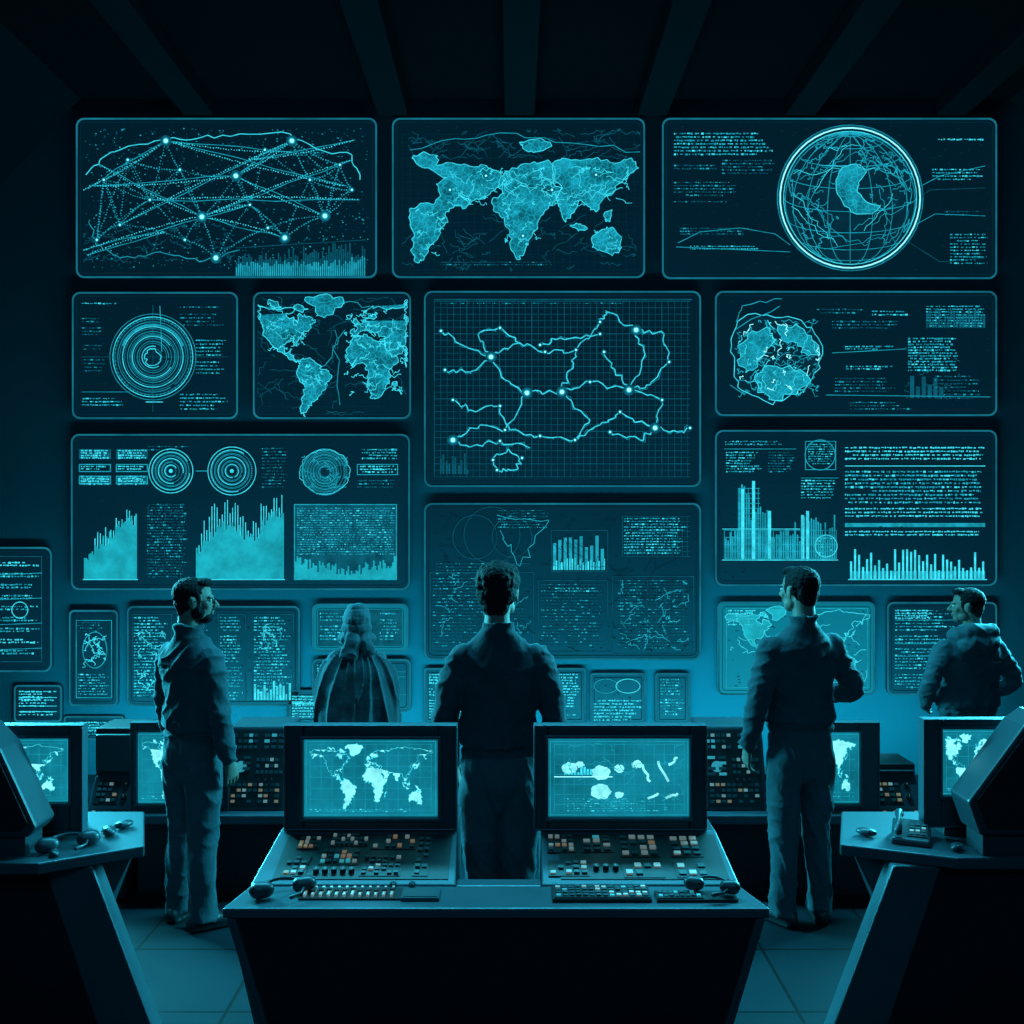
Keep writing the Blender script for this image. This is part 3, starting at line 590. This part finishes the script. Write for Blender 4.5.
# mid row consoles
def midcon(name,pm0,pm1,sx0,sx1,pa0,pa1,edge0,edge1,mir):
    d=5.42; e=group(name,(X((edge0+edge1)/2,d),5.65,0)); mb=MB()
    x0,x1=X(edge0,d),X(edge1,d); zl=Z(811,d)
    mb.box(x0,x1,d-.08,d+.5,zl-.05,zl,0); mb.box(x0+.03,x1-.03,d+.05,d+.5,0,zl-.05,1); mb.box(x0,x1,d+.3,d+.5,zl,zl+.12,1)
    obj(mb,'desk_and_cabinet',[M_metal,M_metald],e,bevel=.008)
    monitor(e,'monitor',pm0,723,pm1,811,d,sx0,732,sx1,804,.34,crtworld(sx0+5,737,sx1-5,799),.12)
    mb=MB(); a0,a1=X(pa0,d),X(pa1,d); zt=Z(727,d+.12)
    mb.hexa([(a0,d,zl),(a1,d,zl),(a1,d+.4,zl),(a0,d+.4,zl),(a0,d+.13,zt),(a1,d+.13,zt),(a1,d+.4,zt),(a0,d+.4,zt)],0)
    obj(mb,'instrument_housing',[M_frame],e,bevel=.01)
    fr=frame_of((a0,d,zl),(a1,d,zl),(a0,d+.13,zt)); W=a1-a0; mb=MB(); H=math.hypot(zt-zl,.13)
    mb.fbox(fr,.02,W-.02,.02,H-.02,0,.004,4)
    buttons(mb,fr,.03,W*.5,H*.72,H*.93,5,3,(2,0,3,3));buttons(mb,fr,W*.58,W-.03,H*.72,H*.93,3,3,(2,3,3));buttons(mb,fr,.03,W*.42,H*.4,H*.66,2,4,(2,3,3));buttons(mb,fr,W*.48,W-.03,H*.42,H*.64,6,3,(3,0,3));buttons(mb,fr,.04,W-.04,H*.08,H*.34,9,4,(1,0,3,3))
    for i in range(3): knob(mb,fr,W*.55+i*.035,H*.36)
    mb.cyl(fr[0]+fr[1]*W*.25+fr[2]*H*.52,fr[3],.03,.008,2,18)
    obj(mb,'instruments',BM,e); 
midcon('operator_console',131,228,137,222,222,286,128,288,False)
midcon('operator_console',772,879,778,860,703,768,703,880,True)
def rack(px0,px1,d,top):
    e=group('instrument_cabinet',(X((px0+px1)/2,d),d+.2,0)); mb=MB(); x0,x1=X(px0,d),X(px1,d); zt=Z(top,d+.2)
    zs=Z(836,d)
    mb.box(x0,x1,d+.2,d+.45,0,zt,1); mb.hexa([(x0,d,zs-.06),(x1,d,zs-.06),(x1,d+.2,zs-.06),(x0,d+.2,zs-.06),(x0,d,zs),(x1,d,zs),(x1,d+.2,zs+.28),(x0,d+.2,zs+.28)],0); mb.box(x0+.02,x1-.02,d+.04,d+.2,0,zs-.06,1)
    mb.box(x0+.01,x1-.01,d+.17,d+.2,zs+.30,zt-.03,0)
    obj(mb,'cabinet',[M_frame,M_metald],e,bevel=.01)
    fr=frame_of((x0,d,zs),(x1,d,zs),(x0,d+.2,zs+.28)); W=x1-x0; mb=MB()
    buttons(mb,fr,W*.12,W*.88,.04,.14,7,4,(0,1,3,0));buttons(mb,fr,W*.12,W*.6,.18,.30,4,4,(0,3,1)); knob(mb,fr,W*.75,.21,.018);knob(mb,fr,W*.75,.28,.014)
    obj(mb,'controls',BM,e)
rack(80,127,5.38,728); rack(881,930,5.38,764)
# foreground side desks
ZT=.765
def sidedesk(s):
    e=group('side_desk',(s*2.0,4.1,0)); zt=ZT
    q=lambda x,y,z:Vector((s*x,y,z)); 
    pts=[(1.80,3.80),(1.47,4.0),(1.64,4.46),(3.1,4.46),(3.1,3.80)]
    if s>0: pts=[(1.72,3.86),(1.318,4.02),(1.47,4.46),(3.1,4.46),(3.1,3.86)]
    mb=MB(); mb.prism(pts,lambda a,b:q(a,b,zt-.045),lambda a,b:q(a,b,zt)); obj(mb,'desk_top',[M_metal],e,bevel=.006)
    mb=MB(); dx=pts[1][0]
    mb.hexa([q(dx+.42,4.1,0),q(3.0,4.0,0),q(3.0,4.4,0),q(dx+.42,4.4,0),q(dx+.06,4.05,zt-.045),q(3.05,3.95,zt-.045),q(3.05,4.42,zt-.045),q(dx+.2,4.42,zt-.045)],0)
    obj(mb,'cabinet',[M_frame],e,bevel=.01)
    mb=MB(); t0,t1=dx+.17,dx+.36; b0,b1=dx-.10,dx+.12
    mb.hexa([q(b0,3.9,0),q(b1,3.9,0),q(b1,3.99,0),q(b0,3.99,0),q(t0,3.9,zt-.045),q(t1,3.9,zt-.045),q(t1,3.99,zt-.045),q(t0,3.99,zt-.045)],0)
    mb.hexa([q(b1+.0,3.93,0),q(3.0,3.93,0),q(3.0,3.97,0),q(b1,3.97,0),q(t1,3.93,zt-.045),q(3.0,3.93,zt-.045),q(3.0,3.97,zt-.045),q(t1,3.97,zt-.045)],1)
    obj(mb,'slanted_leg_and_modesty_panel',[M_metal,M_metald],e,bevel=.01)
    m=group('crt_monitor',(s*1.95,4.2,ZT))
    if s<0: monitor(m,'monitor',-32,726,82,832,4.1,-20,738,69,803,.3,crtworld(-16,743,64,798,(-60,180)),.15)
    else: monitor(m,'monitor',924,720,1040,827,4.1,942,729,1026,796,.3,crtworld(946,734,1022,791,(-120,180)),.15)
    mb=MB()
    if s<0: mb.box(-2.12,-1.84,4.12,4.32,zt+.0005,Z(832,4.1)+.002,0)
    else: mb.box(1.78,2.06,4.12,4.32,zt+.0005,Z(827,4.1)+.002,0)
    obj(mb,'plinth',[M_frame],m,bevel=.005)
sidedesk(-1); sidedesk(1)
def terminal(s):
    e=group('angled_terminal',(s*2.05,3.95,.765)); d0=3.83
    if s<0: pl=[(-60,838),(28,838),(36,828),(0,750),(-20,728),(-60,728)]
    else: pl=[(1084,836),(980,836),(968,802),(1024,726),(1040,715),(1084,715)]
    mb=MB(); mb.prism(pl,lambda a,b:P(a,b,3.86),lambda a,b:P(a,b,3.86)+Vector((0,.17,0)),0); obj(mb,'housing',[M_frame],e,bevel=.012)
    mb=MB(); k=.86; c=(-20,790) if s<0 else (1030,785); pi=[(c[0]+(a-c[0])*k,c[1]+(b-c[1])*k) for a,b in pl]
    mb.prism(pi,lambda a,b:P(a,b,3.86)+Vector((0,-.006,0)),lambda a,b:P(a,b,3.86)+Vector((0,.002,0)),0); obj(mb,'side_panel',[M_metald],e,bevel=.003)
    mb=MB(); x=X(pl[1][0],3.86)+s*.02
    mb.box(min(s*2.25,x),max(s*2.25,x),3.88,4.02,ZT+.0005,Z(836,3.86)+.003,0); obj(mb,'foot',[M_frame],e)
terminal(-1); terminal(1)
headset(X(70,3.98),3.96,ZT+.001,1.0,.6); mouse(X(106,4.1),4.13,ZT+.001,.9,.5); mouse(X(122,4.2),4.22,ZT+.001,.8,-.6); mouse(X(52,3.86),3.88,ZT+.001,.6,.5)
telephone(X(913,4.05),4.07,ZT+.001,-.4,.85); mouse(X(868,4.1),4.12,ZT+.001,.8,.9); mouse(X(962,3.9),3.945,ZT+.001,.7,-.7)
# ---------------------------------------------------------------- people
def cloth(name,col): return pbr(name,col,rough=.85,bump=.45,bscale=34,var=.35,vscale=9,sheen=.28,spec=.12)
M_skin=pbr('skin',(0.20,0.15,0.125),rough=.6,bump=.05,bscale=150,var=.1,spec=.3)
M_hair=pbr('hair_black',(0.004,0.007,0.010),rough=.75,bump=.8,bscale=70,spec=.12)
M_shoe=pbr('shoe_leather',(0.012,0.018,0.022),rough=.4)
M_lens=pbr('spectacle_frame',(0.01,0.01,0.012),rough=.3)
M_eye=pbr('eye_white',(0.6,0.6,0.58),rough=.2,var=.02); M_iris=pbr('eye_iris',(0.02,0.02,0.02),rough=.1)
def remesh(mb,name,mats,vox,disp=None,smooth=4,parent=None):
    src=mb.mesh(name+'_src',mats); tmp=bpy.data.objects.new(name+'_tmp',src); sc.collection.objects.link(tmp)
    r=tmp.modifiers.new('r','REMESH'); r.mode='VOXEL'; r.voxel_size=vox
    s=tmp.modifiers.new('s','SMOOTH'); s.factor=.5; s.iterations=smooth
    bpy.context.view_layer.update(); dg=bpy.context.evaluated_depsgraph_get()
    me=bpy.data.meshes.new_from_object(tmp.evaluated_get(dg))
    bvh=BVHTree.FromPolygons(mb.v,mb.f)
    me.materials.clear()
    for m in mats: me.materials.append(m)
    mi=[]
    for p in me.polygons:
        h=bvh.find_nearest(p.center); mi.append(mb.m[h[2]] if h[2] is not None else 0)
    me.polygons.foreach_set('material_index',mi); me.polygons.foreach_set('use_smooth',[True]*len(mi))
    if disp:
        vm=[0]*len(me.vertices)
        for p,k in zip(me.polygons,mi):
            for v in p.vertices: vm[v]=k
        nn=[v.normal.copy() for v in me.vertices]
        for v,n,k in zip(me.vertices,nn,vm): v.co=v.co+n*disp(v.co,n,k)
    me.update(); bpy.data.objects.remove(tmp); me.name=name
    ob=bpy.data.objects.new(name,me); sc.collection.objects.link(ob)
    if parent: ob.parent=parent
    return ob
def ridged(p): return 1-abs(noise.noise(p))*2
def fold(p):
    r=1-abs(noise.noise(p))*2.4; return max(0,r)**2.2
def hand(mb,wrist,dirv,side,curl=1.0,m=0,fwd=Vector((0,1,0))):
    z=-Vector(dirv).normalized(); x=fwd.cross(z).normalized(); y=z.cross(x)
    M=Matrix((x,y,z)).transposed(); q=lambda a,b,c:Vector(wrist)+M@Vector((a*side,b,c))
    mb.tube([q(0,0,.03),q(0,0,-.0),q(-.002,.002,-.04),q(-.004,.002,-.085)],[(.022,.028),(.02,.028),(.017,.038),(.013,.040)],m,14,fwd,2)
    for yo,L in ((-.031,.060),(-.0105,.076),(.0105,.082),(.031,.073)):
        p=Vector((-.004,yo,-.080)); a=.12*curl; pts=[p]
        for k,fr in enumerate((.45,.32,.23)):
            a+=(.25,.42,.35)[k]*curl; p=p+Vector((-math.sin(a),yo*.06,-math.cos(a)))*L*fr; pts.append(p)
        mb.tube([q(*v) for v in pts],[.0092,.0088,.008,.0068],m,10,fwd,2)
    mb.tube([q(-.004,.018,-.015),q(-.012,.040,-.045),q(-.020,.050,-.070),q(-.028,.050,-.094)],[.014,.012,.0098,.0078],m,10,fwd,2)
def head(e,style,yaw,loc,tilt=0,nodz=0,beard=False,glasses=False,vox=.0045):
    mb=MB(); RX=lambda a:Matrix.Rotation(a,3,'X')
    mb.ell((0,-.012,.025),(.076,.096,.09),0,20); mb.ell((0,.03,-.03),(.061,.060,.082),0,20); mb.ell((0,.054,-.088),(.034,.032,.030),0)
    mb.ell((0,.077,.014),(.048,.017,.012),0); mb.tube([(0,.084,.008),(0,.098,-.012),(0,.110,-.032)],[.008,.010,.013],0,10,(1,0,0)); 
    for s in (-1,1):
        mb.ell((s*.012,.098,-.036),(.009,.011,.008),0,10); mb.ell((s*.040,.056,-.028),(.024,.026,.024),0,12); mb.ell((s*.048,.02,-.072),(.018,.034,.028),0,12)
        mb.ell((s*.080,-.004,-.014),(.009,.019,.032),0,12,Matrix.Rotation(s*.25,3,'Z')@RX(-.15)); mb.ell((s*.084,-.012,.002),(.007,.014,.018),0,10)
    mb.ell((0,.087,-.060),(.024,.011,.006),0,12); mb.ell((0,.085,-.070),(.020,.011,.007),0,12)
    mb.tube([(0,-.022,-.05),(0,-.03,-.10),(0,-.04,-.19)],[(.056,.058),(.054,.056),(.060,.062)],0,18)
    H=1
    if style=='short':
        mb.ell((0,-.022,.036),(.081,.096,.083),H,20); mb.ell((0,-.05,-.01),(.073,.058,.07),H,18); mb.ell((0,-.058,-.058),(.052,.034,.032),H); mb.ell((0,.040,.088),(.060,.05,.026),H)
        for s in (-1,1): mb.ell((s*.072,.018,.005),(.008,.018,.032),H,12)
    elif style=='fluffy':
        mb.ell((0,-.020,.048),(.098,.106,.086),H,22); mb.ell((0,-.052,-.005),(.090,.068,.076),H,18); mb.ell((0,-.062,-.062),(.064,.042,.044),H); mb.ell((0,.045,.094),(.074,.055,.032),H)
        rs=random.Random(3)
        for i in range(60):
            a=rs.uniform(0,2*math.pi);b=rs.uniform(-.3,1.5)
            if math.sin(a)>.3 and b<.75: continue
            mb.ell((.086*math.cos(a)*math.cos(b),-.022+.094*math.sin(a)*math.cos(b),.042+.078*math.sin(b)),(rs.uniform(.016,.022),)*3,H,8)
        for s in (-1,1): mb.ell((s*.074,.012,.0),(.012,.022,.042),H,12)
    elif style=='scarf':
        mb.ell((0,-.028,.025),(.106,.112,.100),H,20); mb.ell((0,-.05,-.05),(.112,.085,.085),H,18); mb.ell((0,-.03,-.13),(.145,.10,.065),H,18); mb.ell((.0,-.05,.105),(.072,.06,.030),H,14)
        mb.tube([(-.03,-.10,-.06),(-.02,-.135,-.14),(-.06,-.155,-.26)],[(.04,.02),(.06,.022),(.07,.02)],H,12); mb.tube([(.05,-.08,-.06),(.06,-.125,-.14),(.10,-.135,-.24)],[(.03,.02),(.05,.02),(.05,.018)],H,12)
    if beard:
        mb.ell((0,.052,-.092),(.042,.040,.034),H); mb.ell((0,.088,-.050),(.026,.010,.005),H,10)
        for s in (-1,1): mb.ell((s*.052,.018,-.064),(.020,.036,.036),H); mb.ell((s*.07,.012,-.03),(.012,.02,.03),H)
    def disp(c,n,k):
        if k==1:
            if style=='scarf': return .007*ridged(c*12)
            f=60 if style=='fluffy' else 90
            return (.004 if style=='fluffy' else .0025)*noise.noise(Vector((c.x*f,c.y*f,c.z*f*.4)))
        return 0
    hm={'scarf':cloth('headscarf_cloth',(0.045,0.085,0.10))}.get(style,M_hair)
    ob=remesh(mb,'head',[M_skin,hm],vox,disp,3,e)
    T=Matrix.Translation(loc)@Matrix.Rotation(yaw,4,'Z')@Matrix.Rotation(tilt,4,'X')@Matrix.Rotation(nodz,4,'Y'); ob.matrix_basis=T
    mb=MB()
    for s in (-1,1): mb.ell((s*.030,.0775,-.004),(.0125,.0115,.0085),0,14); mb.ell((s*.030,.0855,-.004),(.0045,.004,.0045),1,10)
    o=obj(mb,'eyes',[M_eye,M_iris],None,smooth=True); o.parent=e; o.matrix_basis=T
    if glasses:
        mb=MB()
        for s in (-1,1):
            mb.tube([Vector((s*.031+.023*math.cos(a*.524),.099,-.006+.018*math.sin(a*.524))) for a in range(13)],[.0024]*13,0,6,(0,1,0)); mb.tube([(s*.054,.098,-.002),(s*.076,.05,-.002),(s*.086,.0,-.003)],[.0024]*3,0,6,(0,0,1))
        mb.tube([(-.01,.101,-.002),(.01,.101,-.002)],[.0022]*2,0,6,(0,0,1)); o=obj(mb,'spectacles',[M_lens],None); o.parent=e; o.matrix_basis=T
def person(name,loc,yaw,H,jacket,trousers,hair,headyaw,armR,armL,legs=None,beard=False,glasses=False,curl=1.0,cloak=False,hood=False,tilt=0,wide=1.0,legw=1.0,cw=1.0):
    e=group(name,loc); e.rotation_euler=(0,0,yaw); k=H/1.80; e.scale=(k,k,k)
    J,T,S,N=0,1,2,3; mb=MB(); w=wide
    rings_=[(.955,.150,.112,0),(.975,.160,.122,0),(.995,.164,.126,0),(1.01,.156,.116,0),(1.035,.174,.132,.0),(1.10,.168,.130,0),(1.18,.160,.122,-.002),(1.27,.172,.124,-.004),(1.34,.186,.126,-.008),(1.395,.182,.118,-.012),(1.435,.150,.102,-.018),(1.47,.112,.086,-.022),(1.505,.080,.072,-.024)]
    mb.tube([(0,c,z) for z,a,b,c in rings_],[(a*w,b) for z,a,b,c in rings_],J,28,(0,1,0),2,False,2.2)
    mb.tube([(0,-.024,1.485),(0,-.024,1.52),(0,-.022,1.555)],[(.078,.076),(.070,.070),(.076,.075)],J,22,(0,1,0),1,False)
    mb.ell((0,0,1.0),(.14,.10,.07),T,16)
    for sd,(el,wr) in ((1,armR),(-1,armL)):
        sh=Vector((sd*.158*w,-.012,1.395)); el=Vector(el);wr=Vector(wr); up=sh+(el-sh)*.45; fo=el+(wr-el)*.45; d=(wr-el).normalized()
        mb.tube([sh,up+Vector((sd*.006,0,0)),el,fo,wr-d*.035,wr-d*.005],[(.062,.072),(.060,.066),(.054,.057),(.050,.051),(.040,.042),(.041,.043)],J,18,(0,1,.01),3)
    mb.tube([(0,0,1.0),(0,-.004,.93),(0,-.006,.86),(0,-.004,.80)],[(.155,.118),(.166,.128),(.164,.124),(.12,.10)],T,24,(0,1,0),2,True,2.3)
    legs=legs or (((.092,0,.50),(.105,-.01,.09)),((-.092,0,.50),(-.105,-.01,.09)))
    q=legw
    for sd,(kn,an) in zip((1,-1),legs):
        hp=Vector((sd*.085,-.004,.86)); kn=Vector(kn);an=Vector(an)
        mb.tube([hp,hp.lerp(kn,.4)+Vector((sd*.006,0,0)),kn,kn.lerp(an,.45)+Vector((0,-.008,0)),an+Vector((0,0,.05)),an+Vector((0,0,-.035))],[(.090,.108),(.086*q,.094),(.070*q,.076),(.068*q,.072),(.062*q,.068),(.066*q,.074)],T,20,(0,1,0),3,False)
        ft=Vector((sd*.35,1,0)).normalized(); b=Vector((an.x,an.y,0))
        mb.tube([b-ft*.055+Vector((0,0,.045)),b+Vector((0,0,.05)),b+ft*.09+Vector((0,0,.040)),b+ft*.17+Vector((0,0,.032))],[(.036,.040),(.042,.046),(.047,.036),(.040,.026)],S,16,(0,0,1),3)
        mb.tube([b-ft*.06+Vector((0,0,.012)),b+ft*.08+Vector((0,0,.012)),b+ft*.175+Vector((0,0,.012))],[(.038,.012),(.048,.012),(.04,.012)],S,14,(0,0,1),2)
    if cloak:
        rg=[(.82,.33,.22),(.95,.325,.215),(1.1,.315,.20),(1.22,.30,.185),(1.32,.27,.165),(1.40,.21,.135),(1.46,.14,.105),(1.52,.09,.085)]
        mb.tube([(0,-.01,z) for z,a,b in rg],[(a*cw,b) for z,a,b in rg],N,30,(0,1,0),2,False,2.2)
    if hood:
        mb.ell((0,-.115,1.45),(.155,.085,.085),J,18,Matrix.Rotation(.3,3,'X')); mb.tube([(-.13,-.01,1.50),(-.10,-.11,1.52),(.10,-.11,1.52),(.13,-.01,1.50)],[.045,.055,.055,.045],J,12,(0,0,1),3)
    seed=Vector((loc[0]*7,loc[1]*3,0))
    def disp(c,n,kk):
        if kk==J:
            armish=abs(c.x)>.19
            v=.010*fold(Vector((c.x*3.5+c.z*3.0,c.y*3,c.z*8-abs(c.x)*5))+seed)+.008*noise.noise(Vector((c.x*7,c.y*5,c.z*5-c.x*4))+seed)
            v+=.007*fold(Vector((c.x*9-c.z*5,c.y*5,c.z*7))+seed*2)
            if armish: v+=.008*fold(Vector((c.x*6,c.y*6,c.z*17+c.y*8))+seed)
            if c.y<0 and abs(c.x)<.17 and abs(c.z-1.35+abs(c.x)*.12)<.006: v-=.007
            if abs(c.z-1.01)<.010 and abs(c.x)<.2: v-=.006
            return v-.006
        if kk==T:
            lo=max(0,(.30-c.z))
            v=.010*fold(Vector((c.x*7,c.y*5,c.z*4+c.x*12))+seed)+(.004+.024*lo)*fold(Vector((c.x*9,c.y*5,c.z*9+c.x*14))+seed*1.3)
            if abs(c.z-.52)<.10: v+=.005*fold(Vector((c.x*8,c.y*5,c.z*14+c.x*10))+seed)
            return v-.006
        if kk==N:
            a=math.atan2(c.x,c.y); return .030*fold(Vector((a*2.6,c.z*1.6,0))+seed)+.010*noise.noise(c*9)-.008
        return 0
    ob=remesh(mb,'body',[jacket,trousers,M_shoe,jacket if not cloak else MATS['cloak_cloth']],.0085,disp,3,e)
    for sd,(el,wr),nm in ((1,armR,'hand_right'),(-1,armL,'hand_left')):
        el=Vector(el);wr=Vector(wr); hb=MB(); d=(wr-el).normalized(); fw=Vector((0,1,0)) if abs(d.y)<.75 else Vector((0,0,1))
        hand(hb,wr+d*.008,d,sd,curl,0,fw); remesh(hb,nm,[M_skin],.0032,None,2,e)
    head(e,hair,headyaw,Vector((0,.012,1.685)),tilt,0,beard,glasses)
    return e
cloth('cloak_cloth',(0.032,0.062,0.075))
Jd=cloth('jacket_navy',(0.022,0.046,0.060)); Jm=cloth('jacket_slate',(0.030,0.060,0.075)); Td=cloth('trousers_slate',(0.038,0.076,0.094)); Jl=cloth('jacket_grey',(0.05,0.095,0.115))
D2=math.radians
person('man_standing',(X(499,4.52),4.52,0),0,1.86,Jd,Td,'fluffy',D2(-14),((.240,.0,1.13),(.205,.10,.91)),((-.240,.0,1.13),(-.205,.10,.91)),legs=(((.078,0,.50),(.075,-.01,.09)),((-.078,0,.50),(-.075,-.01,.09))),legw=1.12)
person('man_standing',(X(193,5.10),5.10,0),D2(-38),1.765,Jm,Td,'short',D2(-38),((.225,-.01,1.14),(.235,.05,.88)),((-.225,-.02,1.14),(-.235,.04,.88)),beard=True,glasses=True,wide=1.08,legw=1.08)
person('man_standing',(X(800,5.13),5.13,0),D2(14),1.82,Jm,Td,'short',D2(22),((.285,-.03,1.17),(.20,.19,1.10)),((-.245,-.02,1.14),(-.25,.07,.89)),wide=1.04)
person('woman_in_cloak',(X(357,6.4),6.4,0),D2(6),1.50,Jl,Td,'scarf',D2(0),((.20,.02,1.15),(.16,.15,.98)),((-.20,.02,1.15),(-.16,.15,.98)),cloak=True)
person('man_standing',(X(968,6.05),6.05,0),D2(15),1.64,Jl,Td,'short',D2(50),((.33,-.04,1.18),(.22,.14,1.02)),((-.33,-.04,1.18),(-.22,.14,1.02)),hood=True,wide=1.28)
# ---------------------------------------------------------------- lights
def area(name,loc,target,sx,sy,power,col,spread=180):
    l=bpy.data.lights.new(name,'AREA'); l.shape='RECTANGLE'; l.size=sx; l.size_y=sy; l.energy=power; l.color=col; l.spread=math.radians(spread)
    o=bpy.data.objects.new(name,l); o.location=loc; o.rotation_euler=(Vector(target)-Vector(loc)).to_track_quat('-Z','Y').to_euler(); sc.collection.objects.link(o)
TE=(0.03,0.73,0.95)
area('wall_glow_helper',(0,7.15,.25),(0,8.0,.85),6.8,.25,270,TE)  # added area light, stands in for the haze glow low on the wall
area('rim_helper_left',(-4.15,7.1,2.5),(0,4.3,1.0),.6,2.6,320,(0.06,.78,1.0),95)  # added out of view to rim figures, in place of display light
area('rim_helper_right',(4.15,7.1,2.5),(0,4.3,1.0),.6,2.6,320,(0.06,.78,1.0),95)  # matching added rim source on the right, also out of view
area('overhead_rim_helper',(0,5.9,5.2),(0,3.9,.8),5.0,.4,210,(0.06,0.72,1.0),120)  # unseen source added above the frame to backlight figures and desk tops
area('room_fill',(0,-1.0,4.8),(0,4.2,.9),4.0,2.0,55,(0.08,0.60,1.0))
w=bpy.data.worlds.new('world'); sc.world=w; w.use_nodes=True; w.node_tree.nodes['Background'].inputs[0].default_value=(.002,.012,.022,1); w.node_tree.nodes['Background'].inputs[1].default_value=.35
cam=bpy.data.cameras.new('camera'); co=bpy.data.objects.new('camera',cam); co.location=(0,0,CH); co.rotation_euler=(math.pi/2,0,0); cam.sensor_width=36; cam.lens=36*F/1024; sc.collection.objects.link(co); sc.camera=co
